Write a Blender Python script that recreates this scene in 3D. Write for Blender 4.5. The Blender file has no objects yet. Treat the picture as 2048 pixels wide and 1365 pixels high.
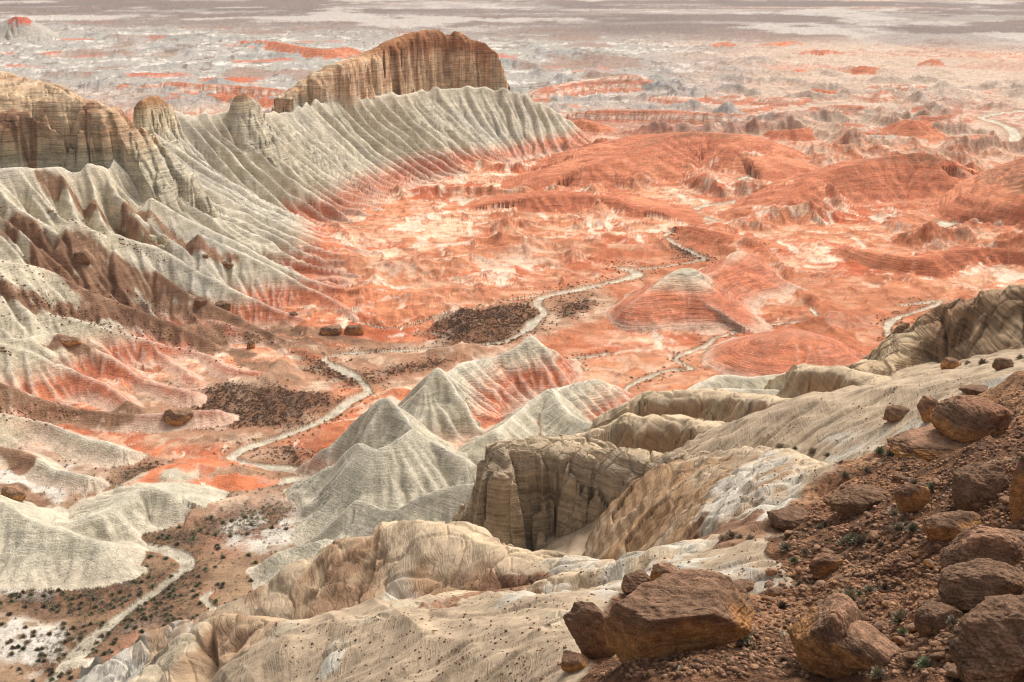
import bpy, bmesh, math, random, time
import numpy as np
T0 = time.time()
random.seed(7); RNG = np.random.RandomState(11)
sc = bpy.context.scene
COL = sc.collection

# ------------------------------------------------------------------ camera, sky, sun, exposure
F = 2400.0; CX = 1024.0; CY = 682.5; H = 150.0          # focal length in photo pixels, camera height above the wash
PIT = math.atan(762.5 / F)
cam = bpy.data.cameras.new('camera'); camo = bpy.data.objects.new('camera', cam); COL.objects.link(camo)
cam.sensor_width = 36.0; cam.lens = 36.0 * F / 2048.0
cam.clip_start = 1.0; cam.clip_end = 60000.0
camo.location = (0, 0, H); camo.rotation_euler = (math.pi / 2 - PIT, 0, 0)
sc.camera = camo
SUN_EL = math.radians(52); SUN_AZ = math.radians(34)    # azimuth measured from +y (view direction) towards +x
w = bpy.data.worlds.new('World'); sc.world = w; w.use_nodes = True
wn = w.node_tree; bg = wn.nodes['Background']
sky = wn.nodes.new('ShaderNodeTexSky'); sky.sky_type = 'NISHITA'; sky.sun_disc = False
sky.sun_elevation = SUN_EL; sky.sun_rotation = SUN_AZ
sky.air_density = 1.0; sky.dust_density = 6.0; sky.ozone_density = 1.0
hs = wn.nodes.new('ShaderNodeHueSaturation'); hs.inputs['Saturation'].default_value = 0.25   # overcast: grey cloud cover
tint = wn.nodes.new('ShaderNodeMix'); tint.data_type = 'RGBA'; tint.blend_type = 'MULTIPLY'
tint.inputs[0].default_value = 1.0; tint.inputs[7].default_value = (1.0, 0.955, 0.895, 1)
wn.links.new(sky.outputs[0], hs.inputs['Color']); wn.links.new(hs.outputs[0], tint.inputs[6])
wn.links.new(tint.outputs[2], bg.inputs[0]); bg.inputs[1].default_value = 0.148
sl = bpy.data.lights.new('sun', 'SUN'); so = bpy.data.objects.new('sun', sl); COL.objects.link(so)
sl.energy = 1.85; sl.angle = math.radians(18); sl.color = (1.0, 0.95, 0.87)
from mathutils import Vector
sd = Vector((math.sin(SUN_AZ) * math.cos(SUN_EL), math.cos(SUN_AZ) * math.cos(SUN_EL), math.sin(SUN_EL)))
so.rotation_euler = sd.to_track_quat('Z', 'Y').to_euler()
sc.view_settings.view_transform = 'Standard'; sc.view_settings.look = 'None'
sc.view_settings.exposure = 0.3; sc.view_settings.gamma = 1.0
sc.cycles.max_bounces = 4; sc.cycles.diffuse_bounces = 2; sc.cycles.use_denoising = True; sc.cycles.filter_width = 1.1

NA, NR = 1300, 1800                                       # columns and rows of the terrain sheet
CP, SP = math.cos(PIT), math.sin(PIT)

def ray(px, py):
    a = (px - CX) / F; b = (CY - py) / F
    return a, CP + b * SP, -SP + b * CP
def atD(px, py, D):                                       # survey point: photo pixel at forward distance D
    x, y, z = ray(px, py); t = D / y
    return (x * t, D, H + z * t)
def atZ(px, py, Z):                                       # survey point: photo pixel at height Z
    x, y, z = ray(px, py); t = (Z - H) / z
    return (x * t, y * t, Z)
def lin(r, g, b):
    c = np.array([r, g, b]) / 255.0
    return np.where(c <= 0.04045, c / 12.92, ((c + 0.055) / 1.055) ** 2.4)

# ------------------------------------------------------------------ numpy noise
_T = RNG.rand(8, 256, 256).astype(np.float32) * 2 - 1
def vn(x, y, seed=0):
    t = _T[seed % 8]
    o = seed * 37.7
    x = x + o; y = y + o * 1.7
    xi = np.floor(x).astype(np.int64); yi = np.floor(y).astype(np.int64)
    fx = (x - xi).astype(np.float32); fy = (y - yi).astype(np.float32)
    fx = fx * fx * fx * (fx * (fx * 6 - 15) + 10); fy = fy * fy * fy * (fy * (fy * 6 - 15) + 10)
    a = xi & 255; b = yi & 255; a1 = (xi + 1) & 255; b1 = (yi + 1) & 255
    v0 = t[a, b]; v1 = t[a1, b]; v2 = t[a, b1]; v3 = t[a1, b1]
    return (v0 + (v1 - v0) * fx) * (1 - fy) + (v2 + (v3 - v2) * fx) * fy
def fbm(x, y, o=4, seed=0, g=0.5):
    r = 0; a = 1.0; n = 0
    for i in range(o):
        r = r + a * vn(x, y, seed + i); n += a; a *= g; x, y = x * 1.93 + y * 0.31, y * 1.93 - x * 0.31
    return r / n
def ridg(x, y, o=4, seed=0, g=0.5):                       # 0..1, sharp crests at 1
    r = 0; a = 1.0; n = 0
    for i in range(o):
        r = r + a * (1 - np.abs(vn(x, y, seed + i)) * 1.6); n += a; a *= g; x, y = x * 1.93 + y * 0.31, y * 1.93 - x * 0.31
    return r / n
def ss(a, b, x):
    t = np.clip((x - a) / (b - a), 0, 1); return t * t * (3 - 2 * t)

def cells(x, y, seed):
    """jointed rock: a random value per block and the distance to the nearest joint"""
    xi = np.floor(x).astype(np.int64); yi = np.floor(y).astype(np.int64)
    f1 = np.full(x.shape, 9.0, np.float32); f2 = f1.copy(); rv = np.zeros(x.shape, np.float32)
    ta, tb, tc = _T[seed % 8], _T[(seed + 1) % 8], _T[(seed + 2) % 8]
    for a in (-1, 0, 1):
        for b in (-1, 0, 1):
            i = (xi + a) & 255; j = (yi + b) & 255
            d = (xi + a + .5 + .45 * ta[i, j] - x) ** 2 + (yi + b + .5 + .45 * tb[i, j] - y) ** 2
            m = d < f1; f2 = np.where(m, f1, np.minimum(f2, d)); rv = np.where(m, tc[i, j], rv); f1 = np.where(m, d, f1)
    return rv, np.sqrt(f2) - np.sqrt(f1)

# ------------------------------------------------------------------ ridge features
def catmull(P, n):
    P = np.array(P, float)
    if len(P) == 2: return P[0] + (P[1] - P[0]) * np.linspace(0, 1, n)[:, None]
    Q = np.vstack([2 * P[0] - P[1], P, 2 * P[-1] - P[-2]])
    out = []
    m = max(2, n // (len(P) - 1))
    for i in range(len(P) - 1):
        p0, p1, p2, p3 = Q[i:i + 4]
        for t in np.linspace(0, 1, m, endpoint=False):
            out.append(0.5 * ((2 * p1) + (-p0 + p2) * t + (2 * p0 - 5 * p1 + 4 * p2 - p3) * t * t + (-p0 + 3 * p1 - 3 * p2 + p3) * t ** 3))
    out.append(P[-1]); return np.array(out)

def nearest(P, X, Y):
    """P (n,3+): x,y,values...; returns d, sgn(+1 = right hand side of the run), s, interpolated values, end angle"""
    X = X.astype(np.float32); Y = Y.astype(np.float32)
    best = np.full(X.shape, 1e18, np.float32); idx = np.zeros(X.shape, np.int32); tt = np.zeros(X.shape, np.float32)
    n = len(P) - 1
    for i in range(n):
        ax, ay = P[i, :2]; dx, dy = P[i + 1, :2] - P[i, :2]
        l2 = dx * dx + dy * dy + 1e-9
        rx = X - np.float32(ax); ry = Y - np.float32(ay)
        t = np.clip((rx * dx + ry * dy) / l2, 0, 1)
        ex = rx - t * dx; ey = ry - t * dy
        q = ex * ex + ey * ey
        m = q < best
        best[m] = q[m]; idx[m] = i; tt[m] = t[m]
    A = P[idx]; B = P[idx + 1]
    seg = np.hypot(P[1:, 0] - P[:-1, 0], P[1:, 1] - P[:-1, 1]); cs = np.concatenate([[0], np.cumsum(seg)])
    s = cs[idx] + tt * seg[idx]
    val = A[:, 2:] + (B[:, 2:] - A[:, 2:]) * tt[:, None]
    dx = B[:, 0] - A[:, 0]; dy = B[:, 1] - A[:, 1]
    rx = X - A[:, 0]; ry = Y - A[:, 1]
    cr = dx * ry - dy * rx
    sg = np.where(cr < 0, 1.0, -1.0)
    d = np.sqrt(best)
    # past the ends: turn round the end point
    L = np.hypot(dx, dy) + 1e-9
    al = (rx * dx + ry * dy) / L; over = np.where((idx == 0) & (al < 0), al, 0) + np.where((idx == n - 1) & (al > L), al - L, 0)
    ang = np.arctan2(over, np.abs(cr) / L + 1e-6)
    return d, sg, s, val, ang

class Feat: pass
FEATS = []
def feat(name, pts, near, far, kind, warp=(40, 5), flute=(), n=48, W=None, toe=0.0, reach=160, endk=25, terr=None, soft=1.2, cols=None, prof=None, zoff=0, block=None):
    f = Feat(); f.name = name; f.kind = kind; ext = []
    for p in (near, far):                                  # the last slope goes on for ever
        (a0, b0), (a1, b1) = p[-2], p[-1]; k = 50.0 / max(a1 - a0, 1e-3) if W is None else 3
        ext.append(np.array(list(p) + [(a1 + k * (a1 - a0), b1 + k * (b1 - b0))], float))
    f.near, f.far = ext
    P = np.array(pts, float)
    if W is not None: P = np.hstack([P, np.array(W, float)[:, None]])
    P[:, 2] += zoff
    f.P = catmull(P, n); f.norm = W is not None; f.toe = toe
    f.block = block or {'cap': (9, 2.6), 'mesa': (15, 5), 'cliff': (11, 4), 'turret': (6, 2), 'sand': (8, 1.6)}.get(kind)
    f.warp = warp; f.flute = flute; f.reach = reach; f.endk = endk; f.terr = terr; f.soft = soft
    f.id = len(FEATS); FEATS.append(f); return f

def ev(f, X, Y):
    x0, y0 = f.P[:, :2].min(0) - f.reach; x1, y1 = f.P[:, :2].max(0) + f.reach
    m = (X > x0) & (X < x1) & (Y > y0) & (Y < y1)
    if not m.any(): return None
    x = X[m]; y = Y[m]
    wl, wa = f.warp
    if wa:
        xx = x + wa * fbm(x / wl, y / wl, 4, f.id + 3); yy = y + wa * fbm(x / wl + 9, y / wl - 5, 4, f.id + 5)
    else: xx, yy = x, y
    d, sg, s, val, ang = nearest(f.P, xx, yy)
    zc = val[:, 0]; cut = 0
    if f.block:
        bs_, ba = f.block; wx = x + bs_ * .5 * fbm(x / bs_ * .7, y / bs_ * .7, 3, 7); wy = y + bs_ * .5 * fbm(x / bs_ * .7 + 5, y / bs_ * .7, 3, 2)
        rv, eg = cells(wx / bs_ + y * 0, wy / bs_, f.id); rv2, eg2 = cells(wx / bs_ * 2.3 + 9, wy / bs_ * 2.3, f.id + 3)
        d = np.maximum(d + ba * (rv * .8 + rv2 * .35) * ss(1, 5, d), 0); cut = ba * (.30 * (1 - ss(.03, .10, eg)) + .12 * (1 - ss(.03, .12, eg2)) - .10 * rv - .05 * rv2)
    if f.norm:
        W = val[:, 1]
        if f.name == 'fluted_scarp': zc = zc + 2.8 * vn((s + ang * f.endk) / 8.0, 0 * s, 3) * np.clip(W / 92, 0, 1)
        zn = f.toe + (zc - f.toe) * np.interp(d / W, f.near[:, 0], f.near[:, 1])
        un = d / W
    else:
        zn = zc - np.interp(d, f.near[:, 0], f.near[:, 1]); un = d / f.near[-2, 0]
    zf = zc - np.interp(d, f.far[:, 0], f.far[:, 1])
    if f.name == 'fluted_scarp': zn = zn - 5.0 * ss(540, 480, y) * ss(.15, .4, un)
    bl = ss(-2.5, 2.5, sg * d)
    z = zf + (zn - zf) * bl
    sq = s + ang * f.endk
    crest = np.zeros_like(z)
    for (lam, A, u0, u1) in f.flute:
        q = sq / lam + 0.95 * fbm(x / (lam * 3.6), y / (lam * 3.6), 3, f.id + 11) + f.id * 0.37
        fr = q - np.floor(q)
        r = np.abs(2 * fr - 1)
        cell = np.floor(q + 0.5)
        a = 0.6 + 0.4 * np.sin(cell * 12.9898 + f.id)
        u = un if f.norm else d / max(f.near[-2, 0], 1)
        env = ss(0, u0, u) * (1 - ss(u1, u1 + 0.35, u))
        if f.norm: A = A * np.clip(W / 92, .12, 1.25)
        z = z - A * env * (1 - r ** 1.15) * a * np.where(sg > 0, 1, 0.6)
        crest = np.maximum(crest, ss(0.8, 1.0, r) * env)
    if f.terr:
        lam, am, z0, z1 = f.terr
        q = z / lam + 0.5 * fbm(x / 70, y / 70, 2, 2)
        fr = q - np.floor(q)
        st = np.where(fr < 0.65, fr * 0.35 / 0.65, 0.35 + (fr - 0.65) * 0.65 / 0.35)
        z = z + am * lam * (st - fr) * ss(z0 - 5, z0, z) * (1 - ss(z1, z1 + 5, z))
    z = z - cut
    return m, z, d * sg, crest, un

def mq(C, Q, c=14.0):
    """multiquadric surface through control points"""
    C = np.array(C, float); n = len(C)
    r = np.sqrt((C[:, None, 0] - C[None, :, 0]) ** 2 + (C[:, None, 1] - C[None, :, 1]) ** 2 + c * c)
    A = np.zeros((n + 1, n + 1)); A[:n, :n] = r; A[:n, n] = 1; A[n, :n] = 1
    sol = np.linalg.solve(A, np.append(C[:, 2], 0)).astype(np.float32)
    X, Y = Q
    z = np.full(X.shape, sol[n], np.float32)
    for i in range(n): z += sol[i] * np.sqrt((X - np.float32(C[i, 0])) ** 2 + (Y - np.float32(C[i, 1])) ** 2 + np.float32(c * c))
    return z

def D(px, py, d): return atD(px, py, d * H)
# ---- the right hillside the camera looks down from, and the valley floor
CTRL = [D(*a) for a in [
    (2048, 1365, .36), (1800, 1365, .42), (1600, 1365, .46), (1380, 1365, .50), (1230, 1365, .54), (1300, 1310, .56), (1500, 1270, .56),
    (2300, 1365, .30), (2300, 1100, .42), (2300, 900, .6), (2300, 735, 1.2),
    (1560, 1180, .70), (1545, 1065, .86), (1640, 940, 1.02), (1800, 905, .96), (2048, 900, .72), (2048, 1100, .50), (1800, 1200, .58),
    (1850, 875, 1.02), (2048, 740, 1.25), (1900, 745, 1.45), (1700, 785, 1.6), (1500, 830, 1.62), (1700, 870, 1.3), (1450, 885, 1.46), (1650, 1100, .76), (1750, 1020, .8),
    (1500, 1035, 1.1), (1400, 1075, 1.3), (1100, 1110, 1.5), (1250, 1108, 1.38), (850, 1180, 1.3), (1000, 1190, 1.1), (650, 1235, 1.3), (1150, 1190, .94),
    (800, 1214, .90), (1000, 1230, .80), (700, 1365, .80), (1000, 1365, .66), (500, 1300, .96), (420, 1365, .92)]]
CTRL += [(-40, 20, 100), (30, 10, 125), (120, 20, 150), (200, 100, 130), (-90, 60, 60), (-150, 100, 25), (230, 200, 110), (260, 320, 75)]
FLOOR0 = [(560, 1120), (420, 1300), (250, 1340), (50, 1300), (100, 1150), (500, 1000), (560, 900), (750, 930), (900, 905), (945, 870), (1000, 820), (1250, 800), (1400, 740),
          (1700, 700), (1780, 680), (1300, 700), (900, 700), (700, 740), (500, 800), (300, 1000), (1900, 600), (2048, 520), (1500, 500), (1800, 450), (2300, 480), (1100, 400),
          (150, 1365), (-100, 1200), (1000, 560), (2048, 300), (1200, 250), (600, 1180), (820, 1000), (1180, 800)]
CTRL += [atZ(px, py, 0) for px, py in FLOOR0]
CTRL += [(-110, 150, 5), (-85, 190, 2), (-60, 130, 25), (-170, 200, 3)]

# ---- dry wash and its branches (photo survey of the floor at height 0), width in metres
RIV = [
    (5.5, [(60, 1400), (170, 1290), (215, 1250), (290, 1195), (345, 1155), (376, 1125), (350, 1102), (290, 1088), (235, 1078), (212, 1062), (245, 1040), (320, 1012), (420, 990), (520, 970), (600, 955), (630, 950), (595, 940), (520, 934), (465, 920), (480, 902), (540, 880), (610, 855), (665, 830), (705, 800), (735, 782), (722, 762), (690, 742), (668, 730)]),
    (6.5, [(1050, 662), (1068, 642), (1088, 625), (1075, 605), (1092, 592), (1150, 580), (1205, 568), (1255, 556), (1277, 548), (1262, 541), (1245, 537)]),
    (6, [(1412, 518), (1380, 502), (1350, 488)]), (7, [(1430, 441), (1400, 432), (1383, 424), (1412, 411), (1470, 404), (1530, 400)]),
    (8, [(1545, 387), (1505, 366), (1482, 358), (1515, 351), (1600, 349)]),
    (11, [(1865, 459), (1905, 441), (1938, 427), (1932, 410), (1938, 394), (1970, 385)]),
    (13, [(1960, 235), (2000, 227), (2060, 222)]), (13, [(1960, 235), (2008, 250), (2030, 268), (2024, 288)]),
    (2.4, [(1002, 832), (992, 812), (1028, 796), (1008, 785), (1050, 778)]), (2.6, [(1092, 768), (1122, 746), (1165, 741), (1142, 720), (1215, 706)]),
    (3.2, [(1262, 806), (1250, 790), (1256, 773), (1292, 755), (1340, 739), (1382, 736), (1352, 715), (1412, 690), (1430, 675)]),
    (2.4, [(1430, 675), (1530, 650), (1630, 641), (1622, 618)]), (2, [(1462, 672), (1495, 700), (1520, 730)]),
    (4.5, [(1784, 682), (1774, 652), (1796, 634), (1830, 624), (1882, 603), (1800, 610)]), (2, [(205, 975), (232, 968), (240, 992)]), (2.0, [(232, 968), (290, 955), (340, 935)]),
    (2.6, [(420, 1240), (425, 1215), (408, 1195), (425, 1180)]), (2.2, [(612, 1035), (598, 1005), (575, 992), (590, 975)]), (2, [(800, 660), (806, 652)]),
    (2.2, [(300, 772), (340, 770), (390, 780)]), (2.4, [(380, 1330), (420, 1290), (395, 1262)]),
    (2.6, [(930, 890), (900, 905), (945, 920)])]
RIV += [(2.8, [(1245, 537), (1300, 536), (1360, 528), (1412, 518)]), (3.2, [(1350, 488), (1332, 470), (1372, 455), (1430, 441)]), (3.5, [(1530, 400), (1562, 394), (1545, 387)]),
        (9, [(1970, 385), (2010, 380), (2070, 372)]), (3, [(668, 730), (650, 716), (700, 706), (800, 700), (900, 694), (1000, 684), (1050, 662)]), (7, [(1600, 349), (1700, 330), (1790, 318), (1880, 300), (1950, 292), (2024, 288)]), (2, [(700, 640), (760, 655), (806, 652), (850, 640), (950, 615), (1010, 600), (1075, 590)])]
RIVP = [(wd * .62, catmull([atZ(px, py, 0) for px, py in pl], 8 * len(pl))) for wd, pl in RIV]

# ---- the great fluted scarp
SC = [(-150, 150, 50), (-215, 250, 62), (-245, 340, 68), (-240, 430, 68), (-217, 500, 66), (-186, 545, 63), (-186, 590, 63), (-194, 645, 66), (-201, 690, 67), (-178, 738, 62), (-168, 768, 57), (-156, 815, 54), (-137, 866, 55), (-101, 930, 53), (-50, 990, 53), (-2, 1015, 48), (31, 1030, 33), (66, 1062, 6)]
SCW = [70, 80, 105, 118, 130, 128, 122, 118, 118, 108, 94, 90, 92, 98, 92, 78, 55, 30]
scarp = feat('fluted_scarp', SC, [(0, 1), (.06, .92), (.25, .66), (.5, .36), (.75, .14), (1, .0), (1.4, -.35)], [(0, 0), (15, 12), (60, 60), (110, 90)], 'cream', warp=(60, 6),
             flute=[(13, 8.5, .09, .85), (5.8, 2.8, .12, .8), (2.6, 0.35, .1, .7)], n=90, W=SCW, reach=180, endk=30)

def spur(name, pts, kind='cream', near=None, far=None, **k):
    k.setdefault('soft', .6); near = near or [(0, 0), (2, .8), (30, 21), (70, 55)]; far = far or [(0, 0), (2, .8), (30, 22), (70, 58)]
    return feat(name, pts, near, far, kind, **k)

def Dp(*l): return [D(*a) for a in l]
def Zp(*l): return [atZ(*a) for a in l]
# butte caprock
feat('butte', Dp((630, 150, 5.9), (662, 126, 6.0), (705, 112, 6.18), (760, 92, 6.45), (800, 70, 6.65), (865, 58, 6.92), (888, 70, 6.98), (912, 60, 7.0), (930, 72, 7.0)),
     [(0, 0), (5, 2), (8, 6), (9, 17), (11.5, 30), (13, 46), (40, 90)], [(0, 0), (15, 6), (30, 14), (40, 50), (60, 80)], 'cap', warp=(16, 4.5),
     flute=[(10, 3.5, .3, 1.5), (4, 1.2, .3, 1.5)], terr=(5.5, .7, 50, 100), endk=14, reach=100)
# left mesa: domed plateau ending in a cliff
feat('mesa', [(-430, 640, 106), (-330, 628, 104), (-275, 612, 102), (-240, 594, 96), (-210, 577, 91), (-200, 572, 88)],
     [(0, 1), (.3, .93), (.6, .84), (.84, .72), (.89, .5), (.96, .2), (1.15, -.4)], [(0, 0), (12, 4), (25, 20), (50, 60)], 'mesa', W=[118, 112, 104, 72, 28, 17], toe=58, warp=(34, 9), flute=[(20, 9, .8, 1.3), (7, 4, .8, 1.3)], terr=(4.5, .75, 55, 120), endk=22, reach=150)
feat('turret', Dp((285, 196, 4.3), (310, 190, 4.5), (335, 205, 4.6)), [(0, 0), (2, 1), (4, 8), (6, 17), (20, 40)], [(0, 0), (4, 3), (10, 25), (50, 90)], 'turret', warp=(10, 2), flute=[(7, 3, .2, 1)], terr=(3, .7, 55, 120), endk=6, reach=60)
feat('small_turret', Dp((472, 190, 4.97), (492, 186, 5.0), (512, 200, 5.05)), [(0, 0), (2, 1), (4, 8), (6, 14), (20, 35)], [(0, 0), (3, 2), (8, 16), (50, 90)], 'turret', warp=(9, 1.5), flute=[(6, 2.5, .1, 1)], terr=(3, .7, 50, 120), endk=5, reach=60)

# ---- pyramid hills in the middle of the valley
TF = [(8, 1.3, .1, .8), (2.6, .35, .05, .9)]
spur('tent_a', Dp((880, 742, 2.5), (905, 735, 2.6), (940, 718, 2.68), (985, 712, 2.76), (1025, 690, 2.8), (1062, 664, 2.84), (1100, 692, 2.88), (1135, 715, 2.95)), near=[(0, 0), (3, 1.2), (22, 15), (50, 28)], far=[(0, 0), (25, 20), (60, 50)], flute=TF, warp=(18, 2.5), reach=70, endk=18)
spur('tent_b', Dp((850, 762, 2.42), (872, 728, 2.45), (905, 748, 2.5), (935, 790, 2.52), (955, 845, 2.5)), near=[(0, 0), (2, 1.3), (22, 18), (50, 40)], far=[(0, 0), (2, 1.3), (20, 18), (50, 48)], flute=TF, warp=(14, 2), reach=60, endk=18)
spur('tent_c', Dp((625, 915, 2.28), (690, 850, 2.28), (735, 806, 2.27), (770, 785, 2.25), (800, 815, 2.22), (835, 852, 2.16), (880, 880, 2.12), (925, 905, 2.1)), near=[(0, 0), (2, 1.3), (22, 17), (50, 38)], far=[(0, 0), (2, 1.6), (20, 17), (50, 45)], flute=TF, warp=(14, 2), reach=60, endk=18)
spur('tent_d', Dp((655, 925, 2.16), (692, 893, 2.12), (716, 878, 2.1), (750, 890, 2.07), (790, 870, 2.09), (832, 850, 2.13)), near=[(0, 0), (2, 1.2), (22, 17), (60, 42)], far=[(0, 0), (2, 1.6), (20, 18), (50, 45)], flute=TF, warp=(14, 2), reach=65, endk=18)
spur('tent_e', Dp((600, 1082, 1.9), (650, 1050, 1.9), (690, 1010, 1.9), (715, 994, 1.9), (765, 1010, 1.87), (820, 990, 1.85), (880, 968, 1.84), (950, 958, 1.82), (1010, 940, 1.78)), near=[(0, 0), (2, 1.2), (22, 15), (60, 36)], far=[(0, 0), (2, 1.6), (20, 16), (50, 45)], flute=TF, warp=(14, 2), reach=70, endk=18)
spur('tent_e2', Dp((500, 1140, 1.84), (540, 1105, 1.84), (600, 1085, 1.84), (640, 1075, 1.83)), near=[(0, 0), (2, .8), (22, 10), (60, 30)], far=[(0, 0), (2, 1), (20, 12), (50, 45)], flute=TF, warp=(14, 2), reach=50, endk=18)
spur('tent_f', Dp((985, 855, 2.2), (1030, 828, 2.3), (1060, 800, 2.38), (1097, 772, 2.42), (1115, 800, 2.36), (1150, 828, 2.28), (1200, 842, 2.2), (1270, 830, 2.15)), near=[(0, 0), (2, 1.2), (22, 17), (60, 40)], far=[(0, 0), (2, 1.4), (20, 14), (50, 45)], flute=TF, warp=(14, 2), reach=60, endk=18)
spur('tent_f2', Dp((1097, 772, 2.42), (1135, 762, 2.5), (1170, 755, 2.55), (1200, 752, 2.58)), near=[(0, 0), (22, 12), (60, 30)], far=[(0, 0), (20, 14), (50, 45)], flute=TF, warp=(14, 2), reach=50, endk=12)
spur('tent_g', Dp((1300, 812, 2.08), (1350, 782, 2.12), (1390, 765, 2.14), (1440, 745, 2.2), (1500, 748, 2.2), (1560, 742, 2.22), (1620, 745, 2.2)), near=[(0, 0), (2, 1), (22, 14), (60, 40)], far=[(0, 0), (2, 1.4), (20, 14), (50, 45)], flute=TF, warp=(14, 2), reach=60, endk=18)
spur('tent_g2', Dp((1395, 790, 2.02), (1450, 768, 2.05), (1520, 770, 2.06), (1600, 772, 2.05)), near=[(0, 0), (2, 1), (22, 16), (60, 40)], far=[(0, 0), (2, 1.4), (20, 14), (50, 45)], flute=TF, warp=(14, 2), reach=50, endk=18)
spur('red_hill', Dp((1225, 655, 3.28), (1262, 612, 3.32), (1300, 578, 3.4), (1335, 548, 3.46), (1370, 537, 3.5), (1410, 548, 3.58), (1450, 525, 3.72), (1482, 500, 3.86), (1530, 520, 3.95), (1580, 540, 4.05)), near=[(0, 0), (3, .8), (20, 8.5), (45, 16), (80, 22)], far=[(0, 0), (3, 1), (30, 18), (60, 40)], flute=[(14, .6, .15, .8)], warp=(26, 4), reach=90, endk=18)
spur('red_dome', Dp((1565, 672, 2.96), (1590, 662, 3.0), (1615, 676, 2.95)), near=[(0, 0), (8, 1.2), (25, 8), (50, 16)], far=[(0, 0), (8, 1.2), (30, 10), (60, 30)], flute=[(7, .4, .2, .9)], warp=(14, 2), reach=60, endk=12)
# low hills either side of the wash, bottom left
spur('bank_ridge', Dp((80, 1036, 1.93), (160, 1035, 1.95), (218, 1012, 2.0), (258, 985, 2.06), (300, 972, 2.08), (345, 985, 2.07)), near=[(0, 0), (2, .3), (9, 6), (30, 12)], far=[(0, 0), (10, 3), (40, 14)], flute=[(5, 1, .1, 1), (1.8, .3, .1, 1)], warp=(12, 1.5), reach=40, endk=8)
spur('left_hill', Dp((-200, 930, 1.98), (-80, 970, 1.96), (0, 998, 1.94), (62, 1030, 1.92), (127, 1056, 1.9), (200, 1084, 1.88)), near=[(0, 0), (3, .8), (30, 12), (70, 26)], far=[(0, 0), (3, 1), (30, 16), (60, 36)], flute=[(14, 1.0, .1, .8), (3, .35, .05, .9)], warp=(20, 2), reach=70, endk=12)
spur('orange_mound', Dp((345, 945, 2.2), (390, 925, 2.26), (430, 938, 2.24), (470, 945, 2.22)), near=[(0, 0), (10, 2), (26, 6), (40, 10)], far=[(0, 0), (12, 3), (40, 14)], flute=[(6, 1, .2, 1)], warp=(12, 2), reach=40, endk=8, kind='cream')
spur('bank_mound', Dp((300, 905, 2.36), (345, 880, 2.44), (400, 872, 2.46), (460, 868, 2.48), (520, 862, 2.52)), near=[(0, 0), (6, 1), (14, 6), (30, 12)], far=[(0, 0), (12, 3), (40, 14)], flute=[(12, 3, .2, 1), (4, .8, .1, 1)], warp=(12, 2), reach=40, endk=8)
spur('pale_knoll', Dp((120, 1330, 1.56), (160, 1322, 1.56), (200, 1330, 1.55)), near=[(0, 0), (5, 1.2), (14, 6), (30, 14)], far=[(0, 0), (5, 1.2), (14, 6), (30, 14)], flute=[(3.2, .9, .1, 1)], warp=(8, 1), reach=36, endk=6)
spur('pale_spur_low', Dp((250, 1362, 1.5), (330, 1300, 1.54), (400, 1262, 1.56), (460, 1225, 1.58)), near=[(0, 0), (3, .8), (20, 12), (40, 26)], far=[(0, 0), (3, .8), (20, 12), (40, 26)], flute=TF, warp=(10, 1), reach=40, endk=6)
spur('pale_spur_up', Dp((430, 1245, 1.5), (490, 1205, 1.55), (535, 1180, 1.6), (610, 1188, 1.6), (680, 1195, 1.6)), near=[(0, 0), (3, 1), (20, 14), (40, 26)], far=[(0, 0), (3, .8), (20, 12), (40, 26)], flute=TF, warp=(10, 1), reach=40, endk=6)

# ---- sandstone spurs stepping down from the right
SF = [(16, 2.0, .1, .9), (5, .5, .1, .9)]
SN = (3.0, .55, 20, 130)
feat('outcrop', Dp((1026, 874, 1.62), (1050, 872, 1.62), (1100, 868, 1.64), (1180, 884, 1.6), (1260, 898, 1.55), (1330, 906, 1.5), (1400, 902, 1.45), (1450, 897, 1.4)),
     [(0, 0), (3, 1.0), (7, 3.4), (8, 9), (10, 20), (13, 29), (30, 48)], [(0, 0), (4, 1.5), (9, 14), (30, 50)], 'sand', warp=(11, 3), flute=[(13, 3, .3, 1.5), (3.5, .5, .25, 1.5)], terr=(3.4, .95, 20, 130), block=(9, 4.2), endk=8, reach=55)
feat('outcrop_tail', Dp((1462, 896, 1.39), (1500, 891, 1.34), (1560, 893, 1.26), (1660, 930, 1.06)), [(0, 0), (3, .8), (9, 3.4), (16, 8), (24, 18), (34, 36)], [(0, 0), (4, 1.5), (9, 9), (30, 40)], 'sand', warp=(12, 1.6), flute=[(16, 1.5, .1, .9), (5, .5, .1, .9)], terr=(2.4, .8, 20, 130), block=(9, 1.2), endk=8, reach=55)
feat('spur_mid', Dp((618, 1120, 1.3), (682, 1080, 1.3), (740, 1076, 1.28), (790, 1045, 1.28), (890, 1040, 1.24), (960, 1080, 1.18), (1050, 1105, 1.13), (1150, 1115, 1.08), (1260, 1100, 1.02), (1350, 1076, .98), (1520, 1062, .9)),
     [(0, 0), (4, .8), (16, 7), (30, 13), (60, 34)], [(0, 0), (5, 1.4), (10, 8), (40, 48)], 'sand', warp=(14, 2), flute=SF, terr=SN, endk=8, reach=60)
feat('spur_edge', Dp((940, 1200, 1.03), (1000, 1184, 1.02), (1100, 1160, 1.0), (1200, 1130, .98), (1300, 1092, .96), (1400, 1078, .93)), [(0, 0), (3, .6), (16, 9), (40, 26)], [(0, 0), (3, .6), (8, 2.5), (30, 18)], 'sand', warp=(10, 1.5), flute=SF, terr=SN, endk=6, reach=40)
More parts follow.
